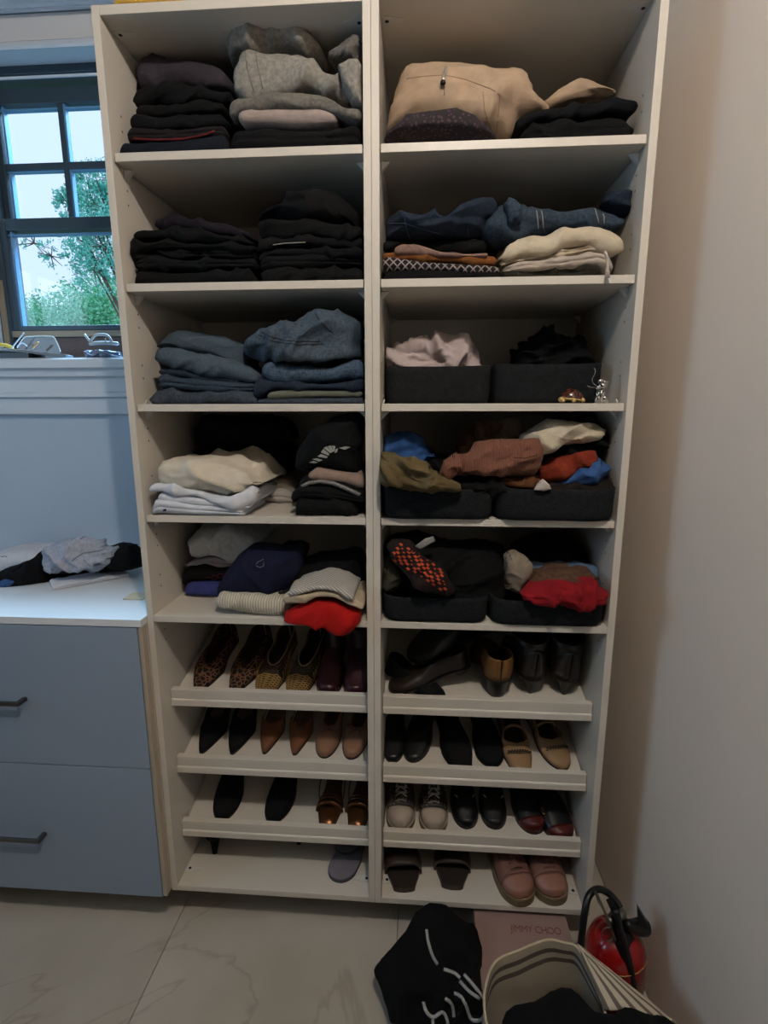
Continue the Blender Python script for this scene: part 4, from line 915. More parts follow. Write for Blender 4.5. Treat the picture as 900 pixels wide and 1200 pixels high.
# woven flats: base upper plus raised plaited cords
wv = M('beige_woven_base', '5E4A30', .85, col2='22180F', vscale=230, kind='dots'); cordm = M('straw_cord', 'A07A3E', .55, var=.2, vscale=60); trimm = M('beige_leather_trim', '8A7558', .6)
def woven(label, px, py, yaw):
    e = flat('woven_flat', label, px, py, 1, wv, ins_dk, W=.084, L=.275, yaw=yaw, group='straw-woven almond toe flats', toe='almond', throat=.34, hv=.032)
    L, W = .275, .084; lst = []
    for i in range(16):
        q = .012 + i*.0135; wq = halfw(q, W, 'almond'); hh = (.016 + .016*sst(0, .34, q))*max(.5, math.sqrt(min(1, q/.03)))
        pts = []
        for k in range(13):
            a_ = pi*k/12; x = -wq*math.copysign(abs(math.cos(a_))**.75, math.cos(a_)); pts.append((x*1.02, q*L + .0035*math.sin(k*2.2+i*3.1), .004 + hh*math.sin(a_)**.8 + .0016))
        lst.append((pts, .0015))
    for i in range(12):
        for sg in (-1, 1):
            q = .24 + i*.055; wq = halfw(q, W, 'almond')
            lst.append(([(sg*(wq+.0012), q*L, .006), (sg*(wq+.0012), q*L+.004, .018), (sg*(wq-.001), q*L+.010, .032)], .0016))
    tubes('plaited_cords', lst, cordm, e, 6, True)
    pts = []
    for sg in (-1, 1):
        seg = []
        for q in np.linspace(.345, .97, 16):
            wq = halfw(q, W, 'almond'); gq = wq*.84*min(1, math.sqrt((q-.34)/.22)); hh = .040 + (.032-.040)*(1 - sst(0, .16, q-.34)); hh += (.052-hh)*sst(.62, .97, q)
            seg.append((sg*gq, q*L, .0045+hh))
        pts = (seg[::-1] + pts) if sg == -1 else pts + seg
    tube('topline_trim', pts, .0022, trimm, e, 6, False, True)
woven('straw-woven flat third from the left on the upper shoe rack', 308, 808, -4)
woven('straw-woven flat right beside the burgundy pair on the upper shoe rack', 344, 810, -7)
burg = M('burgundy_leather', '34101A', .35, var=.2)
for px, lab in ((383, 'dark burgundy square-toed boot left of its pair on the upper shoe rack'), (415, 'dark burgundy square-toed boot touching the centre divider, upper shoe rack')):
    e = flat('ankle_boot', lab, px, 806, 1, burg, ins_dk, W=.076, toe='round', group='dark burgundy boots', open_=False, hv=.055, hb=.085, h0=.028, throat=.42, H=.02, Y=.088)
    bm = bmesh.new()
    prof = [(.028, .088), (.030, .070), (.033, .050)]
    V = []; Fc = []; n = 20
    for i, (r, zz_) in enumerate([(.036, .052), (.034, .075), (.034, .10), (.036, .118), (.032, .118), (.030, .09)]):
        for k in range(n):
            a_ = 2*pi*k/n; V.append((r*.85*math.cos(a_), .178 + r*1.3*math.sin(a_) + .004*i, zz_ + .012))
    for i in range(5):
        for k in range(n): Fc.append([i*n+k, i*n+(k+1) % n, (i+1)*n+(k+1) % n, (i+1)*n+k])
    mk('shaft', V, Fc, burg, e, True, True)
bsu = M('black_suede', '0C0D10', .9, var=.3, vscale=60, spec=.2)
g = 'black pointed slingback pumps'
flat('pointed_pump', 'black pointed pump at the far left of the middle shoe rack', 236, 883, 2, bsu, ins_tan, W=.084, yaw=-4, Y=.103, group=g, throat=.42, H=.035, heel='kitten', square_open=True)
flat('pointed_pump', 'black pointed pump second from the left on the middle shoe rack', 272, 884, 2, bsu, ins_tan, W=.084, yaw=-2, Y=.105, group=g, throat=.42, H=.035, heel='kitten', square_open=True)
tanl = M('cognac_leather', '6E4428', .45, var=.15, vscale=20)
g = 'cognac pointed flats with taupe insoles'
for px, lab in ((310, 'cognac pointed slingback left of its pair on the middle shoe rack'), (345, 'cognac pointed slingback between its twin and the bow ballet flats')):
    e = flat('pointed_slingback', lab, px, 887, 2, tanl, ins_tan, W=.076, yaw=-1, Y=.112, group=g, throat=.36, H=.02, t1=.46, square_open=True, gmax=.9)
    L = .245; pts = []
    for sg in (-1, 1):
        s = [(sg*(halfw(q, .076, 'point')+.001), q*L, lift(q, .02)+.02+.03*sst(.45, .95, q)) for q in np.linspace(.42, .97, 10)]
        pts = s[::-1] + pts if sg == -1 else pts + s
    tube('heel_strap', pts, .0022, tanl, e, 6, False, True)
nude = M('nude_leather', '8A6650', .4, var=.1, vscale=15)
def bow(e, y, z, mat, s=1):
    b = tube('bow', smooth_pts([(0, y, z), (-.012*s, y-.006, z+.005), (-.021*s, y, z+.004), (-.012*s, y+.005, z+.004), (0, y, z+.001), (.012*s, y-.006, z+.005), (.021*s, y, z+.004), (.012*s, y+.005, z+.004), (0, y, z)], 5), .0014*s, mat, e, 6, False, True)
    tube('bow_end', smooth_pts([(0, y, z+.001), (-.007*s, y-.010, z), (-.012*s, y-.018, z-.003)], 4), .0012*s, mat, e, 6, False, True)
    tube('bow_end', smooth_pts([(0, y, z+.001), (.008*s, y-.010, z), (.010*s, y-.018, z-.003)], 4), .0012*s, mat, e, 6, False, True)
g = 'nude ballet flats with bows'
for px, py, lab in ((379, 887, 'nude ballet flat with bow left of its twin on the middle shoe rack'), (410, 889, 'nude ballet flat with bow touching the centre divider, middle shoe rack')):
    e = flat('ballet_flat', lab, px, py, 2, nude, ins_tan, W=.076, toe='almond', yaw=-3 if px < 400 else -8, group=g, Y=.106, throat=.33, h0=.02, hv=.028, hs=.034)
    bow(e, .255*.325, .040, M('nude_bow_cord', '6A4A3A', .5), 1.35)
g = 'black pointed suede mules'
for px, py, yw, lab in ((259, 958, 2, 'black suede pointed shoe at the far left of the lower shoe rack'), (318, 961, -8, 'black suede pointed shoe in the middle of the lower left shoe rack')):
    flat('suede_pump', lab, px, py, 3, bsu, ins_dk, W=.086, toe='almond', yaw=yw, group=g, Y=.09, throat=.60, h0=.02, hv=.052, hs=.05, H=.03, open_=True)
brz = M('bronze_metallic_leather', '6A4528', .28, .75, var=.2, vscale=18); brzi = M('bronze_insole', '4E3320', .5, .2)
g = 'bronze strappy square-toe sandals'
for px, py, yw, lab in ((382, 963, -1, 'bronze metallic sandal left of its pair on the lower shoe rack'), (416, 966, -5, 'bronze metallic sandal touching the centre divider, lower shoe rack')):
    e = shoe_root('strappy_sandal', lab, px, py, 3, yw, None, g); L, W = .235, .072
    plan_slab('sole', L, W, 'square', .01, 0, .006, M('dark_sole', '1C1714', .7), e, 0, .001); plan_slab('insole', L, W, 'square', .01, .006, .009, brzi, e, 0, 0)
    for q0, rr, hh in ((.27, .0065, .030), (.335, .0035, .034), (.375, .003, .036)):
        wq = halfw(q0, W, 'square'); tube('toe_strap', [(-(wq+.002)*math.cos(pi*k/14), q0*L + .01*math.sin(pi*k/14) - .006, .006 + hh*math.sin(pi*k/14)) for k in range(15)], rr, brz, e, 8, False, True)
    for sg in (-1, 1): tube('side_strap', smooth_pts([(sg*.036, .36*L, .012), (sg*.041, .5*L, .035), (sg*.034, .75*L, .055), (sg*.012, .96*L, .058)], 5), .0022, brz, e, 6, False, True)
    mk('toe_cover', *(lambda r: r)(([( (-1+2*i/8)*halfw(q, W, 'square')*1.0, q*L, .010+.012*math.sin(pi*i/8)**.5*sst(-.02, .1, q)) for q in (.01, .04, .08, .14, .20, .26) for i in range(9)], [[a*9+b, a*9+b+1, (a+1)*9+b+1, (a+1)*9+b] for a in range(5) for b in range(8)])), brz, e, True, True)
# bottom shelf, left
lav = M('lavender_grey_leather', '6E6A74', .55, var=.08)
e = shoe_root('slide_sandal', 'lavender-grey slide lying flat on the bottom left shelf', 394, 1034, 0, -16, None, 'lavender-grey slides')
plan_slab('sole', .235, .088, 'round', 0, 0, .010, M('grey_sole', '3E3C40', .7), e, 0, .001); plan_slab('footbed', .235, .088, 'round', 0, .010, .013, lav, e, 0, 0)
e = shoe_root('slide_sandal', 'lavender-grey slide stacked on top of its twin, bottom left shelf', 401, 1006, 0, -12, None, 'lavender-grey slides', dz=.0145)
plan_slab('sole', .235, .084, 'round', 0, 0, .010, M('grey_sole', '3E3C40', .7), e, 0, .001); plan_slab('footbed', .235, .084, 'round', 0, .010, .013, lav, e, 0, 0)
upper('band', .235, .09, 'round', 0, .012, lav, e, .9, .03, .045, .045, .05, 0, False, t0=.22, t1=.5)
g = 'black heeled pumps on the bottom left shelf'
for px, py, yw, lab in ((250, 1003, 0, 'black high-heeled pump under the lip at far left, bottom shelf'), (350, 992, 8, 'black pump set far back, only its heel tip showing on the bottom shelf')):
    e = flat('heeled_pump', lab, px, py, 0, bsu, ins_dk, W=.074, L=.20, toe='point', group=g, throat=.4, H=.06, heel='kitten', flip=True, yaw=yw)
    p = atZ(px, py, SH[0]); e.matrix_world = Matrix.Translation((p[0], p[1], SH[0]+.0005)) @ Matrix.Rotation(math.radians(180+yw), 4, 'Z') @ Matrix.Translation((0, -.195, 0))

# right tower
g = 'black and brown shoes jumbled on the upper right shoe rack'
blk = M('black_leather', '0D0D0F', .38, var=.2); drkb = M('dark_brown_leather', '1E1612', .4, var=.2)
e = flat('loafer', 'dark brown shoe lying crosswise at the left of the upper right shoe rack', 456, 800, 1, drkb, ins_brown, W=.095, L=.25, toe='round', yaw=-82, group=g, throat=.4, hv=.04, hs=.05, Y=.125, H=.015)
e = flat('loafer', 'black loafer with a silver and gold chain bit, standing behind on the upper right rack', 480, 772, 1, blk, ins_brown, W=.105, L=.27, toe='round', yaw=-62, group=g, throat=.42, hv=.06, hs=.055, Y=.17)
e.location.z += .06; e.scale = (1.22, 1.15, 1.25)
CH = M('chain_silver', 'A8A6A0', .2, 1); GO = M('brass_gold', '9A7A3A', .25, 1)
for dx in (-.012, .012): tube('chain_link', [(dx + .008*math.cos(a_), .098 + .004*math.sin(a_)*2, .058) for a_ in np.linspace(0, 2*pi, 14, endpoint=False)], .0013, CH, e, 6, True, True)
ob = box('brass_bar', -.003, .003, .085, .111, .056, .0625, GO, e, .0006, True)
mus = M('mustard_leather_lining', '6E4A1C', .5, var=.15, vscale=20)
e = flat('block_heel_pump', 'mustard-backed shoe on a black block heel, centre of the upper right shoe rack', 585, 806, 1, mus, ins_tan, W=.105, L=.27, toe='almond', group=g, throat=.38, H=.065, hb=.075, hs=.06, flip=True, yaw=4, Y=.095, mso=blk)
for px, yw, lab in ((625, 8, 'dark brown stiletto boot, left of its pair, heel towards the viewer'), (664, 2, 'dark brown stiletto boot nearest the right panel, heel towards the viewer')):
    e = flat('stiletto_boot', lab, px, 806, 1, drkb, ins_brown, W=.105, L=.27, toe='point', group='dark brown stiletto boots', throat=.5, open_=False, H=.06, hv=.08, hb=.10, heel='stiletto', flip=True, yaw=yw, Y=.11)
    V = []; Fc = []; n = 20
    for i, (r, zz_) in enumerate([(.046, .09), (.049, .12), (.049, .155), (.050, .182), (.046, .182), (.044, .13)]):
        for k in range(n):
            a_ = 2*pi*k/n; V.append((r*.98*math.cos(a_), .20 + r*1.25*math.sin(a_), zz_))
    for i in range(5):
        for k in range(n): Fc.append([i*n+k, i*n+(k+1) % n, (i+1)*n+(k+1) % n, (i+1)*n+k])
    mk('shaft', V, Fc, drkb, e, True, True)
e = flat('loafer', 'black shoe pressed against the rail in front of the chain-bit loafer', 520, 806, 1, bsu, ins_dk, W=.07, L=.20, toe='round', yaw=-28, group=g, throat=.5, hv=.04, hs=.04, Y=.085)
e.rotation_euler[2] = math.radians(60)
g = 'black pointed flats on the middle right shoe rack'
flat('pointed_flat', 'narrow black flat touching the divider on the middle right shoe rack', 460, 886, 2, blk, ins_brown, W=.072, toe='almond', group=g, yaw=-1, Y=.10)
flat('pointed_flat', 'black pointed flat second from the divider, middle right shoe rack', 482, 884, 2, blk, ins_brown, W=.084, toe='almond', group=g, yaw=-14, Y=.105)
g = 'black suede shoes on the middle right shoe rack'
flat('suede_mule', 'black suede shoe touching the rail in the centre, middle right shoe rack', 543, 896, 2, bsu, ins_dk, W=.092, toe='square', group=g, yaw=12, throat=.6, hv=.05)
flat('suede_mule', 'black suede shoe set back beside the tan perforated flats', 578, 890, 2, bsu, ins_dk, W=.084, toe='round', group=g, yaw=6, throat=.6, hv=.05, Y=.10)
tanp = M('tan_perforated_leather', '8E7150', .45, var=.1, vscale=15)
def perf(e, L, W, toe, z):
    V = []; Fc = []
    for r_ in range(2):
        for i in range(9):
            u_ = (i + .5*r_)/9*2 - .92; q = .20 + r_*.022 + .02*abs(u_); wq = halfw(q, W, toe)*.86
            a_ = math.acos(max(-1, min(1, u_*.9))); x = wq*u_; y = q*L; zz_ = z*math.sin(a_)**.8 + .0085; b = len(V)
            for k in range(6): V.append((x + .0034*math.cos(k*pi/3), y + .0034*math.sin(k*pi/3), zz_ + .0002*k))
            Fc.append([b+k for k in range(6)])
    return mk('perforations', V, Fc, HOLE, e, False, True)
g = 'tan perforated mary jane flats'
for px, py, yw, lab, Y_ in ((613, 897, 4, 'tan perforated flat pressed to the rail, middle right shoe rack', None), (662, 893, 14, 'tan perforated flat turned outwards beside the right panel', .10)):
    e = flat('mary_jane_flat', lab, px, py, 2, tanp, ins_brown, W=.086, toe='almond' if Y_ else 'square', group=g, yaw=yw, throat=.34, Y=Y_, h0=.018, hv=.027, hs=.034, square_open=True)
    perf(e, .245, .086, 'almond' if Y_ else 'square', .0285)
    tube('instep_strap', [(-.034*math.cos(pi*k/10), .245*.56, .012 + .038*math.sin(pi*k/10)) for k in range(11)], .0045, tanp, e, 8, False, True)
# sneakers
def sneaker(label, px, py, row, mat, matoe, msole, yaw, g, W=.092, L=.26, lace='D0CCC4', Y=None, name='sneaker'):
    e = shoe_root(name, label, px, py, row, yaw, Y, g)
    plan_slab('rubber_sole', L, W, 'round', 0, 0, .024, msole, e, 0, .003)
    plan_slab('foxing_stripe', L, W, 'round', 0, .017, .0195, M('sole_stripe', '6A5440', .6), e, 0, .0036)
    plan_slab('insole', L, W, 'round', 0, .024, .027, M('cream_insole', '8A8272', .8), e, 0, -.005)
    upper('toe_cap', L, W, 'round', 0, .022, matoe, e, .30, .028, .044, .04, .06, 0, False, t0=0, t1=.20)
    upper('upper', L, W*1.015, 'round', 0, .022, mat, e, .50, .031, .062, .052, .075, 0, True, .8, t0=.17, t1=1)
    lm = fab('lace_'+lace, lace); tn = tube('tongue', smooth_pts([(0, L*.30, .068), (0, L*.42, .084), (0, L*.53, .095)], 4), [.012]*4+[.017]*4+[.012], mat, e, 10, False, True)
    for i in range(5):
        q = .225 + i*.052; z = .070 + i*.0055; x = .017
        tube('lace', smooth_pts([(-x, L*q, z-.004), (0, L*(q + (.026 if i else 0))*1.0, z+.005), (x, L*(q + (.045 if i else 0)), z-.002)], 4), .0028, lm, e, 6, False, True)
        if i: tube('lace', smooth_pts([(x, L*q, z-.004), (0, L*(q+.026), z+.006), (-x, L*(q+.045), z-.002)], 4), .0028, lm, e, 6, False, True)
    return e
snk = M('snake_print_leather', '6C6258', .55, col2='1E1A18', vscale=110, kind='dots'); wh = M('off_white_leather', '9C8F82', .4, var=.06)
crs = M('cream_rubber', '8E8270', .6)
sneaker('snake-print sneaker with off-white toe, left of its pair by the divider', 469, 972, 3, snk, wh, crs, 0, 'snake-print sneakers', W=.084, lace='A8A09A')
sneaker('snake-print sneaker with off-white toe, right of its pair on the lower right rack', 508, 974, 3, snk, wh, crs, -1, 'snake-print sneakers', W=.084, lace='A8A09A')
g = 'black loafers with white piping marks'
for px, py, yw, lab, Y_ in ((548, 958, 4, 'black loafer with white side marks, left of its pair, lower right rack', .105), (581, 957, 0, 'black loafer with white side marks, right of its pair, lower right rack', .108)):
    e = flat('loafer', lab, px, py, 3, blk, ins_brown, W=.08, toe='round', group=g, yaw=yw, throat=.40, h0=.024, hv=.045, hs=.045, Y=Y_)
    for sg in (-1, 1): tube('white_mark', [(sg*.024, .070, .050), (sg*.031, .080, .047)], .0022, M('white_piping', 'B5B2AC', .5), e, 6, False, True)
redl = M('dark_red_leather', '4A1512', .4)
g = 'black loafers with dark red toes and a gold buckle'
for px, py, yw, lab, Y_, bk in ((628, 972, 8, 'black shoe with dark red toe set back on the lower right rack', .10, 1), (662, 978, 12, 'black shoe with dark red toe touching the rail near the right panel', None, 0)):
    e = flat('buckled_loafer', lab, px, py, 3, blk, ins_dk, W=.092, toe='round', group=g, yaw=yw, throat=.55, h0=.03, hv=.055, hs=.05, Y=Y_)
    upper('toe_cap', .246, .0945, 'round', 0, .004, redl, e, .5, .0315, .052, .04, .05, 0, False, t0=0, t1=.13)
    if bk: tube('buckle', [(.030+.004*math.cos(a_), .040+.011*math.sin(a_), .046-.15*0.004*math.sin(a_)) for a_ in np.linspace(0, 2*pi, 12, endpoint=False)], .0018, M('bright_gold', 'D8B46A', .2, 1), e, 6, True, True)
# brown square slides on the bottom right shelf
brl = M('chocolate_leather', '2E221A', .5, var=.15)
g = 'chocolate square-toe slides'
for px, py, yw, lab in ((474, 1046, 5, 'chocolate square-toe slide next to the divider, bottom right shelf'), (530, 1043, -3, 'chocolate square-toe slide right of its twin, bottom right shelf')):
    e = shoe_root('square_slide', lab, px, py, 0, yw, None, g); L, W = .24, .098
    plan_slab('sole', L, W, 'square', 0, 0, .014, brl, e, 0, .001); plan_slab('footbed', L, W, 'square', 0, .014, .017, M('dark_footbed', '241B16', .6), e, 0, 0)
    V = []; Fc = []
    for i, q in enumerate(np.linspace(.24, .56, 12)):
        for k in range(17):
            a_ = pi*k/16; wq = halfw(q, W, 'square')+.006; hh = .048 + .010*math.sin(pi*i/11) + .003*math.sin(i*2.2 + k*.7)
            V.append((-wq*math.copysign(abs(math.cos(a_))**.6, math.cos(a_)), q*L - .016*math.sin(a_)*(1 if i == 0 else 1-i/11), .006 + hh*math.sin(a_)**.7))
    for i in range(11):
        for k in range(16): Fc.append([i*17+k, i*17+k+1, (i+1)*17+k+1, (i+1)*17+k])
    o = mk('puffy_band', V, Fc, brl, e, True, True); md = o.modifiers.new('thickness', 'SOLIDIFY'); md.thickness = .006; md.offset = 0
pk = M('blush_leather', '8A6255', .38, var=.06); pk2 = M('blush_suede', '6E4A40', .8, var=.1); gum = M('tan_gum_rubber', '6A5A40', .6)
sneaker('blush pink sneaker, left of its pair on the bottom right shelf', 614, 1062, 0, pk2, pk, gum, 14, 'blush pink chunky sneakers', W=.10, L=.27, lace='6E4A40')
sneaker('blush pink sneaker against the right panel, bottom right shelf', 652, 1061, 0, pk2, pk, gum, 9, 'blush pink chunky sneakers', W=.10, L=.27, lace='6E4A40')

# ------------------------------------------------------------------ things on the drawer chest
def cz(px, py): return float(atZ(px, py, ctz)[1])
g = 'clothes lying on the drawer chest'
cloth(FT, 'white folded paper-thin shirt at the left rear of the chest top', 'clothing', white, [(-30,655),(-10,650),(20,650),(46,656)], ctz, .33, .2, 1, group=g, wr=.002)
lo_ = list(BVH)[-1]; seam('black_print', lo_, [(1,652),(3,652.5),(5,651.5),(8,652.5)], .0012, HOLE, step=1)
heap(FT, 'denim-blue cloth under black trousers at the far left of the chest top', 'clothing', fab('denim_blue_cloth', '345486', .25), [(-8,684),(-4,676),(8,672),(30,676),(24,684),(4,688)], cz(5, 688)+.05, .1, wr=.004, group=g, zmin=ctz)
heap(FB_, 'black trousers crumpled at the left of the chest top', 'clothing', black(1), [(-14,680),(5,676),(11,664),(26,661),(32,664),(42,652),(50,645),(58,652),(62,668),(62,682),(45,687),(22,688),(18,682)], cz(30, 688)+.07, .14, wr=.007, group=g, zmin=ctz)
heap(FB_, 'black garment under the grey marled top on the drawer chest', 'clothing', black(2), [(50,680),(60,668),(85,668),(102,662),(106,672),(88,678),(62,680)], cz(70, 680)+.07, .08, wr=.004, group=g, zmin=ctz)
heap(FT, 'black crumpled top beside the shelving tower on the drawer chest', 'clothing', black(4), [(126,662),(128,640),(140,636),(155,638),(164,648),(166,662),(150,668)], .34, .14, wr=.006, group=g, zmin=ctz)
heap(FT, 'dark olive cloth below the black top on the drawer chest', 'clothing', fab('dark_olive_cloth', '26241C', .3), [(106,670),(118,660),(140,655),(165,657),(166,664),(150,667),(120,671)], .36, .07, wr=.004, group=g, zmin=ctz)
o = heap(FT, 'grey marled t-shirt crumpled on top of the black clothes, chest top', 'clothing', fab('pale_grey_marl', 'A3A5B0', .22, 130), [(56,644),(60,638),(75,634),(88,629),(98,628),(112,632),(124,638),(133,644),(134,652),(128,662),(110,672),(103,668),(98,664),(80,666),(64,670),(60,658)], .27, .13, wr=.012, fr=16, group=g)
seam('neckline', o, [(82,660),(88,654),(98,648),(112,646),(124,643),(131,647),(131,655)], .002, fab('marl_rib', '8A8C98'))
seam('neckline', o, [(98,656),(106,664),(116,662),(124,656)], .0018, fab('marl_rib', '8A8C98'))
def flatfold(label, mat, p0, p1, dep, th, lay=2):
    a_ = atZ(*p0, ctz); b_ = atZ(*p1, ctz); d = (b_-a_); Ln = np.linalg.norm(d[:2]); d = d/Ln; nrm = np.array([-d[1], d[0], 0]); V = []; Fc = []; nu = 40
    sec = []
    for s in np.linspace(0, 1, 13): sec.append((-.004*math.sqrt(max(0, 1-(2*s-1)**2)) + .003*(1-abs(math.sin(pi*lay*s))**.5), s))
    for q in np.linspace(0, 1, 9)[1:-1]: sec.append((dep*q, 1))
    for s in np.linspace(1, 0, 5): sec.append((dep + .004*math.sqrt(max(0, 1-(2*s-1)**2)), s))
    sec.append((dep*.5, 0)); k = len(sec)
    for i in range(nu):
        u_ = i/(nu-1); e = math.sqrt(max(.05, 1-(1-min(1, min(u_, 1-u_)*Ln/.008))**2))
        for y, s in sec:
            h = .0006 + th*s*(.75+.25*e)*(1 + .25*noise.noise(Vector((u_*5, y*20, 2)))) if s else .0006
            off = .003*noise.noise(Vector((u_*7, s*3, 1))) ; p = a_ + d*(u_*Ln + .004*s) + nrm*(y+off); V.append((p[0], p[1], ctz + h))
    for i in range(nu-1):
        for j in range(k): Fc.append([i*k+j, (i+1)*k+j, (i+1)*k+(j+1) % k, i*k+(j+1) % k])
    Fc.append(list(range(k))); Fc.append([(nu-1)*k+j for j in range(k)][::-1])
    o = mk(FT, V, Fc, mat); tag(o, label, 'clothing', g); return o
flatfold('white folded strip of cloth at the front of the clothes on the chest', white, (62,692), (150,676), .085, .013, 2)
o = box('paper_sheet', *(lambda p, q: (p[0], min(q[0], -2*t-w-.004), p[1]-.0, q[1]+.03))(atZ(144, 703, ctz), atZ(172, 700, ctz)), ctz+.0004, ctz+.004, M('cream_paper', 'C4B79C', .8), bev=.0004); tag(o, 'cream paper sheet at the right edge of the chest top by the tower', 'paper')

# ------------------------------------------------------------------ things on the window sill
ys = .52
def sx(px, py=415, y=ys): return atY(px, py, y)
vis = empty('document_pouch', (sx(30)[0], ys+.03, zS), 'stack of white papers in a clear sleeve on the left window sill', 'papers')
def sheet(name, pts, th, mat, parent, z=0):
    k = len(pts); V = [(p[0], p[1], p[2]) for p in pts] + [(p[0], p[1], p[2]+th) for p in pts]
    Fc = [list(range(k))[::-1], list(range(k, 2*k))] + [[i, (i+1) % k, k+(i+1) % k, k+i] for i in range(k)]
    return mk(name, V, Fc, mat, parent, False)
PAP = M('white_paper', 'C5D3DE', .6); DKB = M('dark_blue_plastic', '1A2028', .4)
xa_ = sx(-25)[0]; xb_ = sx(82)[0]; xm = sx(36)[0]
sheet('folder', [(xa_, ys-.01, zS+.001), (xm, ys-.012, zS+.001), (xm, ys+.08, zS+.001), (xa_, ys+.08, zS+.001)], .018, DKB, vis)
for i in range(3): sheet('paper_sheet', [(xa_, ys-.014, zS+.034-.003*i), (sx(12)[0], ys-.016, zS+.033-.003*i), (xb_-.01*i, ys-.01, zS+.010-.0028*i), (xb_-.03, ys+.06, zS+.012-.0028*i), (xa_, ys+.07, zS+.030-.003*i)], .0012, PAP, vis)
o = tube('folded_ribbon', smooth_pts([tuple(sx(x, y, ys+.02)) for x, y in [(-8,407),(0,404),(8,405),(15,408)]], 4), .006, M('yellow_fabric', 'C9A83A', .7), None, 8); tag(o, 'yellow fabric roll at the far left of the window sill', 'ribbon'); 
GLS = MC['thin_glass']
v = empty('face_shield', (sx(48)[0], ys+.02, zS), 'clear plastic visor with thin white frame on the window sill', 'visor')
pts = [(x, y) for x, y in [(20,408),(28,396),(40,394),(60,394),(66,400),(71,412)]]
fr_ = [tuple(sx(x, y, ys+.03)) for x, y in pts]
tube('frame_rim', smooth_pts(fr_, 5), .0016, PLAS, v, 6)
base = [tuple(sx(x, 412, ys+.03)) for x in (20, 71)]
pp = smooth_pts(fr_, 5); k = len(pp); V = [tuple(p) for p in pp] + [(p.x, p.y-.0012, p.z) for p in pp]; V += [(pp[0].x, ys+.03, zS+.006), (pp[-1].x, ys+.03, zS+.006)]
mk('clear_lens', [tuple(p) for p in pp] + [(pp[-1].x, ys+.03, zS+.008), (pp[0].x, ys+.03, zS+.008)] + [(p.x, p.y+.0015, p.z) for p in pp] + [(pp[-1].x, ys+.0315, zS+.008), (pp[0].x, ys+.0315, zS+.008)],
   [list(range(k+2)), list(range(k+2, 2*k+4))[::-1]] + [[i, (i+1) % (k+2), (i+1) % (k+2)+k+2, i+k+2] for i in range(k+2)], GLS, v, False)
tube('temple', smooth_pts([tuple(sx(x, y, ys+.0)) for x, y in [(14,408),(20,400),(28,390)]], 4), .0022, PAP, v, 6)
tube('temple', smooth_pts([tuple(sx(x, y, ys+.01)) for x, y in [(20,406),(26,402),(32,406)]], 4), .0018, PAP, v, 6)
ob = tube('lighter_stick', [tuple(sx(38,408,ys-.005)), tuple(sx(45,401,ys-.005))], [.004, .0035], M('orange_cream_plastic', 'C79A64', .5), v, 8)
cl = empty('claw_clip', (sx(118)[0], ys+.02, zS), 'white plastic hair claw clip lying on the window sill', 'hair clip')
WPL = M('glossy_white_plastic', 'AEB5B8', .25)
tube('upper_jaw', smooth_pts([tuple(sx(x, y, ys+.01)) for x, y in [(99,392),(103,397),(106,399),(112,393),(120,392),(127,394),(132,402)]], 5), .0045, WPL, cl, 8)
tube('lower_jaw', smooth_pts([tuple(sx(x, y, ys+.01)) for x, y in [(105,403),(115,402),(128,402),(139,403)]], 5), [.0065]*15+[.004], WPL, cl, 8)
tube('spring_post', [tuple(sx(123,396,ys+.01)), tuple(sx(124,403,ys+.01))], .003, M('beige_plastic', '8A7C6A', .4), cl, 8)
pc = empty('cosmetic_pouch', (sx(120)[0], ys+.02, zS), 'small navy patterned pouch with cord on the sill below the claw clip', 'pouch')
heap('pouch_body', None, None, M('navy_satin_pattern', '1A2040', .35, col2='6A7C9C', vscale=60), [(98,412),(102,410),(125,411),(141,413),(143,420),(120,421),(102,420)], ys+.02, .05, wr=.003, fr=30, parent=pc, zmin=zS)
tube('pouch_cord', smooth_pts([tuple(sx(x, y, ys-.008)) for x, y in [(100,411),(104,415),(110,416),(116,412),(124,413),(134,417),(143,418)]], 5), .0016, M('silver_cord', 'A9B2BE', .35, .5), pc, 6)
cb = tube('cable', smooth_pts([tuple(sx(x, y, ys+.09)) for x, y in [(72,398),(90,401),(110,403),(150,404)]], 4), .002, M('dark_cable', '2A2420', .6), None, 6)
cb.location.z = zS + .001; tag(cb, 'thin dark cable lying along the back of the window sill', 'cable')

# ------------------------------------------------------------------ on top of the left tower
ztp = 2.415
o = cloth('folded_towel', 'yellow folded towel lying on top of the left shelving tower', 'towel', fab('yellow_towelling', 'C9A24A', .15, 80, bump=1), [(127,-6),(135,-9),(200,-12),(255,-14)], ztp, .03, .3, 2, wr=.003)
o = cloth('dark_bag', 'dark flat bag beside the yellow towel on top of the tower', 'bag', black(3), [(257,-8),(268,-12),(300,-14),(400,-16)], ztp, .03, .3, 1, wr=.003)

# ------------------------------------------------------------------ on the floor
# shoe box
bx = empty('shoe_box', (.43, -.09, 0), 'pale pink shoe box with red lettering on the floor under the right tower', 'box')
PNK = M('pale_pink_cardboard', '8C736B', .6, var=.04); PNKS = M('pink_cardboard_side', '6E5A54', .65)
zt_ = .104; X0, X1, Y0, Y1 = .289, .552, -.205, .03
box('box_body', X0+.003, X1-.003, Y0+.003, Y1-.003, .0005, zt_-.030, PNKS, bx); 
bm = bmesh.new(); bm_box(bm, X0, X1, Y0, Y1, zt_-.034, zt_, .0012); bm_obj('lid', bm, PNK, bx)
fc = bpy.data.curves.new('lettering', 'FONT'); fc.body = 'JIMMY CHOO'; fc.align_x = 'CENTER'; fc.align_y = 'CENTER'; fc.size = .036; fc.extrude = .0002; fc.offset = -.0004; fc.space_character = .92
to = bpy.data.objects.new('lettering_curve', fc); C.objects.link(to)
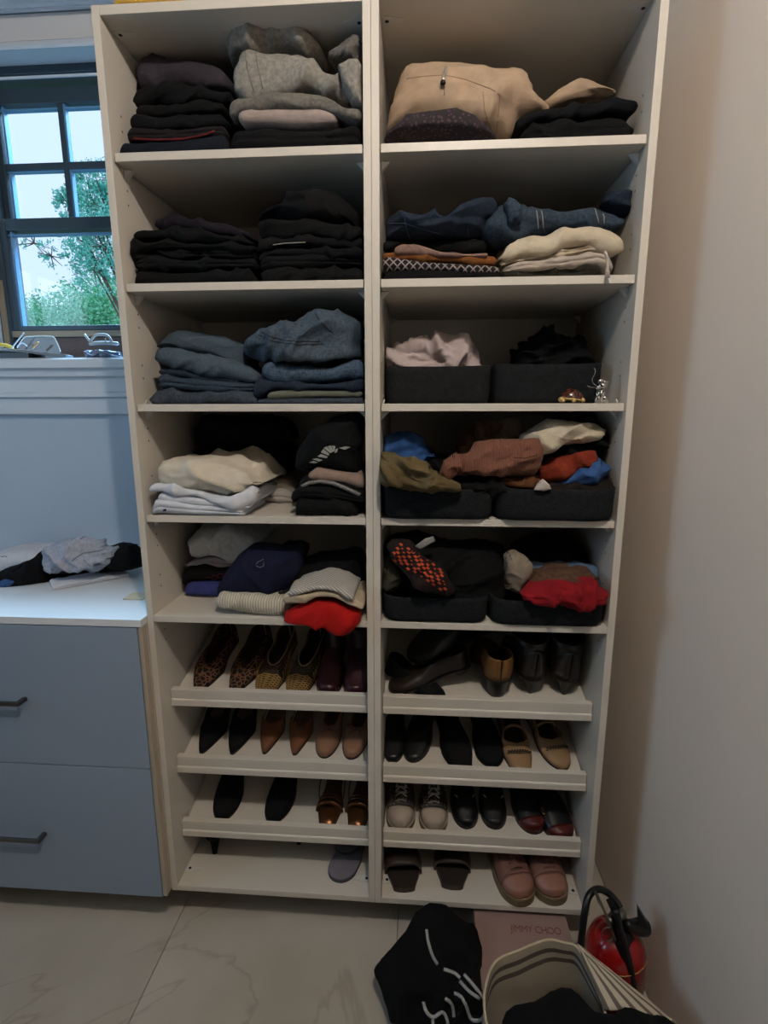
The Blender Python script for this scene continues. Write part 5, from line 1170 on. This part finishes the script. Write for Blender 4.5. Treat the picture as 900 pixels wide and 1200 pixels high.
dg = bpy.context.evaluated_depsgraph_get(); me = bpy.data.meshes.new_from_object(to.evaluated_get(dg)); bpy.data.objects.remove(to)
pc_ = atZ(628, 1090, zt_); me.materials.clear(); me.materials.append(M('red_foil_print', '6A2230', .45))
lt = bpy.data.objects.new('lettering', me); C.objects.link(lt); lt.parent = bx
wt = max(v.co.x for v in me.vertices) - min(v.co.x for v in me.vertices); tgt = float(atZ(658, 1090, zt_)[0] - atZ(599, 1090, zt_)[0]); sc_ = tgt/wt
for v_ in me.vertices: v_.co.x *= sc_; v_.co.y *= sc_*1.15
lt.location = Vector((pc_[0], pc_[1], zt_+.0006)) - wloc(bx)
# black sweatshirt heap with white drawstrings
bh = heap('sweatshirt', 'black sweatshirt with white drawstrings heaped on the floor in front of the right tower', 'clothing', black(5),
    [(437,1137),(452,1118),(474,1094),(486,1072),(500,1062),(520,1066),(536,1076),(548,1090),(560,1092),(566,1130),(572,1180),(574,1260),(530,1300),(490,1290),(470,1230),(467,1180),(450,1172)], -.30, .13, wr=.016, fr=9, zmin=0, pw=.7, incl=1.5)
ds = fab('white_drawstring', 'A9A8A6', .1)
for s_ in ([(500,1089),(502,1104),(507,1120),(513,1130)], [(520,1136),(532,1140),(539,1146)], [(544,1142),(556,1156),(567,1170)], [(539,1150),(550,1162),(562,1170)], [(496,1174),(500,1186),(508,1192),(518,1186),(523,1192),(525,1200)], [(532,1164),(540,1168),(546,1178),(552,1194),(562,1196),(568,1190)], [(522,1170),(530,1178),(532,1192)], [(507,1194),(508,1204)]):
    seam('drawstring', bh, [(p.x, p.y) for p in smooth_pts([(x, y, 0) for x, y in s_], 4)], .0042, ds, step=2.5, off=.002)
# striped tote bag
tb = empty('tote_bag', (.47, -.45, 0), 'cream canvas tote bag with grey-brown stripes, open and stuffed with black clothes', 'bag')
zr = .30
def stripe_mat(name, out):
    m_ = M(name, 'B5AA92', .9, spec=.2); nt = m_.node_tree; N = nt.nodes; L = nt.links
    at = N.new('ShaderNodeAttribute'); at.attribute_name = 'v'; mm = N.new('ShaderNodeValToRGB'); mm.color_ramp.interpolation = 'CONSTANT'
    cs = (.46, .40, .31, 1); gs = (.13, .10, .085, 1); e = mm.color_ramp.elements
    bands = [(0, cs), (.06, gs), (.10, cs), (.16, gs), (.20, cs), (.26, gs), (.30, cs), (.36, gs), (.40, cs), (.46, gs), (.50, cs), (.56, gs), (.60, cs)] if out else [(0, cs), (.07, gs), (.115, cs), (.17, gs), (.215, cs)]
    e[0].position = 0; e[0].color = cs; e[1].position = bands[1][0]; e[1].color = gs
    for p_, c_ in bands[2:]: q = e.new(p_); q.color = c_
    L.new(at.outputs['Fac'], mm.inputs[0]); L.new(mm.outputs[0], N['Principled BSDF'].inputs['Base Color'])
    tn_ = N.new('ShaderNodeTexNoise'); tn_.inputs['Scale'].default_value = 400; bp = N.new('ShaderNodeBump'); bp.inputs['Strength'].default_value = .4; bp.inputs['Distance'].default_value = .001
    tcc = N.new('ShaderNodeTexCoord'); L.new(tcc.outputs['Object'], tn_.inputs[0]); L.new(tn_.outputs[0], bp.inputs['Height']); L.new(bp.outputs[0], N['Principled BSDF'].inputs['Normal'])
    return m_
rimpx = [((569,1195), zr), ((568,1162), zr), ((580,1128), zr+.004), ((608,1114), zr+.006), ((640,1102), zr+.008), ((662,1105), zr+.006), ((676,1110), zr+.004), ((690,1136), zr-.01), ((703,1166), zr-.02), ((712,1200), zr-.03)]
rim = [atZ(x, y, z) for (x, y), z in rimpx] + [np.array([.50, -.60, zr-.03]), np.array([.40, -.64, zr-.02]), np.array([.30, -.58, zr-.01])]
rim = [np.array(p) for p in smooth_pts([tuple(p) for p in rim] + [tuple(rim[0])], 5)][:-1]
n = len(rim); cen = np.mean(rim, 0)
def wall(name, mat, inset, zb, flare, parent, segs=12):
    V = []; Fc = []; vv = []
    for i in range(segs+1):
        q = i/segs
        for k, p in enumerate(rim):
            d = p - cen; d[2] = 0; dn = d/np.linalg.norm(d)
            fl_ = flare*(1 if d[0] > 0 else .25)*max(0, dn[0])*q + .006*noise.noise(Vector((p[0]*14, p[1]*14, q*5)))*min(1, q*4)
            pos = p + dn*(fl_ - inset); pos[2] = p[2]*(1-q) + zb*q - .0; V.append(tuple(pos)); vv.append(q)
    for i in range(segs):
        for k in range(n): Fc.append([i*n+k, i*n+(k+1) % n, (i+1)*n+(k+1) % n, (i+1)*n+k])
    Fc.append([segs*n+k for k in range(n)])
    o = mk(name, V, Fc, mat, parent); a_ = o.data.attributes.new('v', 'FLOAT', 'POINT'); a_.data.foreach_set('value', vv); return o
wall('striped_canvas', stripe_mat('striped_canvas_out', True), 0, .001, .10, tb)
wall('lining', stripe_mat('striped_canvas_lining', False), .004, .02, .08, tb)
tube('rim_binding', [tuple(p) for p in rim], .0034, fab('cream_binding', 'B3A68E', .1), tb, 6, True)
# the right side panel flops outwards as a flap
A_, C_ = atZ(677, 1108, zr+.004), atZ(792, 1199, zr-.03); B_, D_ = atZ(708, 1184, zr-.022), atZ(730, 1230, zr-.04)
V = []; vv = []
for i in range(13):
    q = i/12; a0 = A_*(1-q) + C_*q; b0 = (A_*(1-q) + B_*q) if q < 1 else B_; b0 = A_*(1-q)**1 + B_*q
    for j in range(13):
        r_ = j/12; p_ = a0*(1-r_) + b0*r_; p_ = p_ + np.array([0, 0, .010*math.sin(pi*r_)*q + .003*noise.noise(Vector((q*5, r_*5, 3)))]); V.append(tuple(p_)); vv.append(.50*r_)
Fc = [[i*13+j, (i+1)*13+j, (i+1)*13+j+1, i*13+j+1] for i in range(12) for j in range(12)]
o = mk('side_flap', V, Fc, MC['striped_canvas_out'], tb); a_ = o.data.attributes.new('v', 'FLOAT', 'POINT'); a_.data.foreach_set('value', vv)
md = o.modifiers.new('thickness', 'SOLIDIFY'); md.thickness = .004
tube('flap_binding', [tuple(A_*(1-q)+C_*q) for q in np.linspace(0, 1, 8)], .003, MC['cream_binding'], tb, 6)
# black clothes inside the bag
g = None
V = []; Fc = []; nn = 40
def blob(name, label, cx_, cy_, z0, rx, ry, rz, mat, amp=.012):
    V = []; Fc = []; n1, n2 = 48, 20
    for i in range(n2+1):
        ph = -.25*pi + .75*pi*i/n2
        for k in range(n1):
            a_ = 2*pi*k/n1; c_ = max(0, math.cos(ph))**.7; x = cx_+rx*c_*math.cos(a_); y = cy_+ry*c_*math.sin(a_); z = z0+rz*math.sin(ph)
            d = amp*(noise.noise(Vector((x*11, y*11, z*11)))*1.5 + .6*(1-2*abs(noise.noise(Vector((x*17+3, y*9, z*9)))))) 
            V.append((x + d*math.cos(a_), y + d*math.sin(a_), z + d))
    for i in range(n2):
        for k in range(n1): Fc.append([i*n1+k, i*n1+(k+1) % n1, (i+1)*n1+(k+1) % n1, (i+1)*n1+k])
    Fc.append(list(range(n1))[::-1]); o = mk(name, V, Fc, mat); tag(o, label, 'clothing'); return o
blob('jumper', 'black jumper stuffed into the striped tote bag', .445, -.465, .225, .15, .145, .09, black(2), .014)
blob('scarf', 'black bunched fabric bulging over the right side of the striped tote bag', .605, -.450, .275, .09, .078, .05, black(4), .012)

# fire extinguisher standing beside the tower
ex = (.636, -.135, 0)
fe = empty('fire_extinguisher', ex, 'red fire extinguisher with black hose standing between the tower and the wall', 'fire extinguisher')
RED = M('glossy_red_paint', '8E0E10', .22, coat=.6); BP = M('black_plastic', '0E0F11', .4); CHR = M('dull_chrome', '9A968E', .3, 1)
lathe('cylinder', [(.064, 0), (.069, .004), (.069, .012), (.073, .014), (.073, .165), (.071, .185), (.064, .206), (.050, .224), (.032, .235), (.018, .240), (.016, .246)], ex, RED, fe, 40)
lathe('base_ring', [(.070, 0), (.0742, .002), (.0742, .014), (.0732, .016)], ex, BP, fe, 40)
lathe('valve_body', [(.020, .243), (.024, .246), (.024, .266), (.017, .270), (.017, .288), (.010, .291)], ex, CHR, fe, 20)
tube('pressure_gauge', [(ex[0]-.014, ex[1]-.006, .268), (ex[0]-.030, ex[1]-.013, .268)], [.013, .013], CHR, fe, 16)
def bar(name, pts, wd_, th, mat, parent):
    V = []; Fc = []; P = [Vector(p) for p in pts]
    for i, p in enumerate(P):
        d = (P[min(i+1, len(P)-1)] - P[max(i-1, 0)]).normalized(); s = d.cross(Vector((0,0,1)));
        s = Vector((1,0,0)) if s.length < .1 else s.normalized(); u_ = s.cross(d)
        for a_, b_ in ((-1,-1), (1,-1), (1,1), (-1,1)): V.append(tuple(p + s*a_*wd_/2 + u_*b_*th/2))
    for i in range(len(P)-1):
        for j_ in range(4): Fc.append([i*4+j_, i*4+(j_+1) % 4, (i+1)*4+(j_+1) % 4, (i+1)*4+j_])
    Fc += [[3,2,1,0], [len(V)-4, len(V)-3, len(V)-2, len(V)-1]]
    return mk(name, V, Fc, mat, parent, False)
Yx = ex[1]
P3 = lambda a_, b_, y=Yx-.03: tuple(atY(a_, b_, y))
bar('carry_handle', smooth_pts([P3(699,1050), P3(705,1060), P3(713,1080), P3(719,1096)], 4), .030, .005, CHR, fe)
bar('squeeze_lever', smooth_pts([P3(718,1064,Yx-.02), P3(722,1072,Yx-.02), P3(727,1090,Yx-.025), P3(735,1112,Yx-.04), P3(741,1126,Yx-.05)], 4), .052, .014, BP, fe)
tube('hose', smooth_pts([P3(727,1064,Yx), P3(722,1056,Yx+.01), P3(712,1046,Yx+.02), P3(700,1042,Yx+.01), P3(690,1050,Yx-.01), P3(685,1070,Yx-.03), P3(682,1095,Yx-.04), P3(680,1120,Yx-.04), P3(679,1150,Yx-.045)], 6), .0085, BP, fe, 12)
tube('discharge_tube', smooth_pts([P3(722,1066,Yx-.045), P3(727,1090,Yx-.055), P3(735,1118,Yx-.066), P3(741,1146,Yx-.066), P3(744,1175,Yx-.066)], 5), [.0085]*20+[.008], BP, fe, 12)
# discharge horn clip with upright hook
horn = smooth_pts([P3(733,1083,Yx-.03), P3(745,1086,Yx-.02), P3(756,1086,Yx-.01)], 4)
tube('horn', horn, [.010, .012, .014, .016, .018, .020, .021, .021, .020], BP, fe, 14)
mk('horn_hook', *(lambda pts: ([tuple(p) for p in pts] + [(p[0]+.002, p[1]+.010, p[2]) for p in pts], [[0,1,2,3,4,5], [11,10,9,8,7,6]] + [[i, (i+1) % 6, (i+1) % 6+6, i+6] for i in range(6)]))([P3(747,1063), P3(752,1071), P3(759,1082), P3(760,1094), P3(754,1096), P3(748,1084)]), BP, fe, False)
tube('safety_pin_ring', [P3(712+7*math.cos(a_), 1095+8*math.sin(a_), Yx-.055) for a_ in np.linspace(0, 2*pi, 18, endpoint=False)], .0012, CHR, fe, 6, True)
rr = .0745; pts = []
for k in range(9):
    a_ = math.radians(-150 + 14*k); pts.append((ex[0]+rr*math.cos(a_), ex[1]+rr*math.sin(a_), .165 + .03*k/8))
tube('seal_strap', pts, .0011, M('amber_tie', 'B08040', .4), fe, 5)
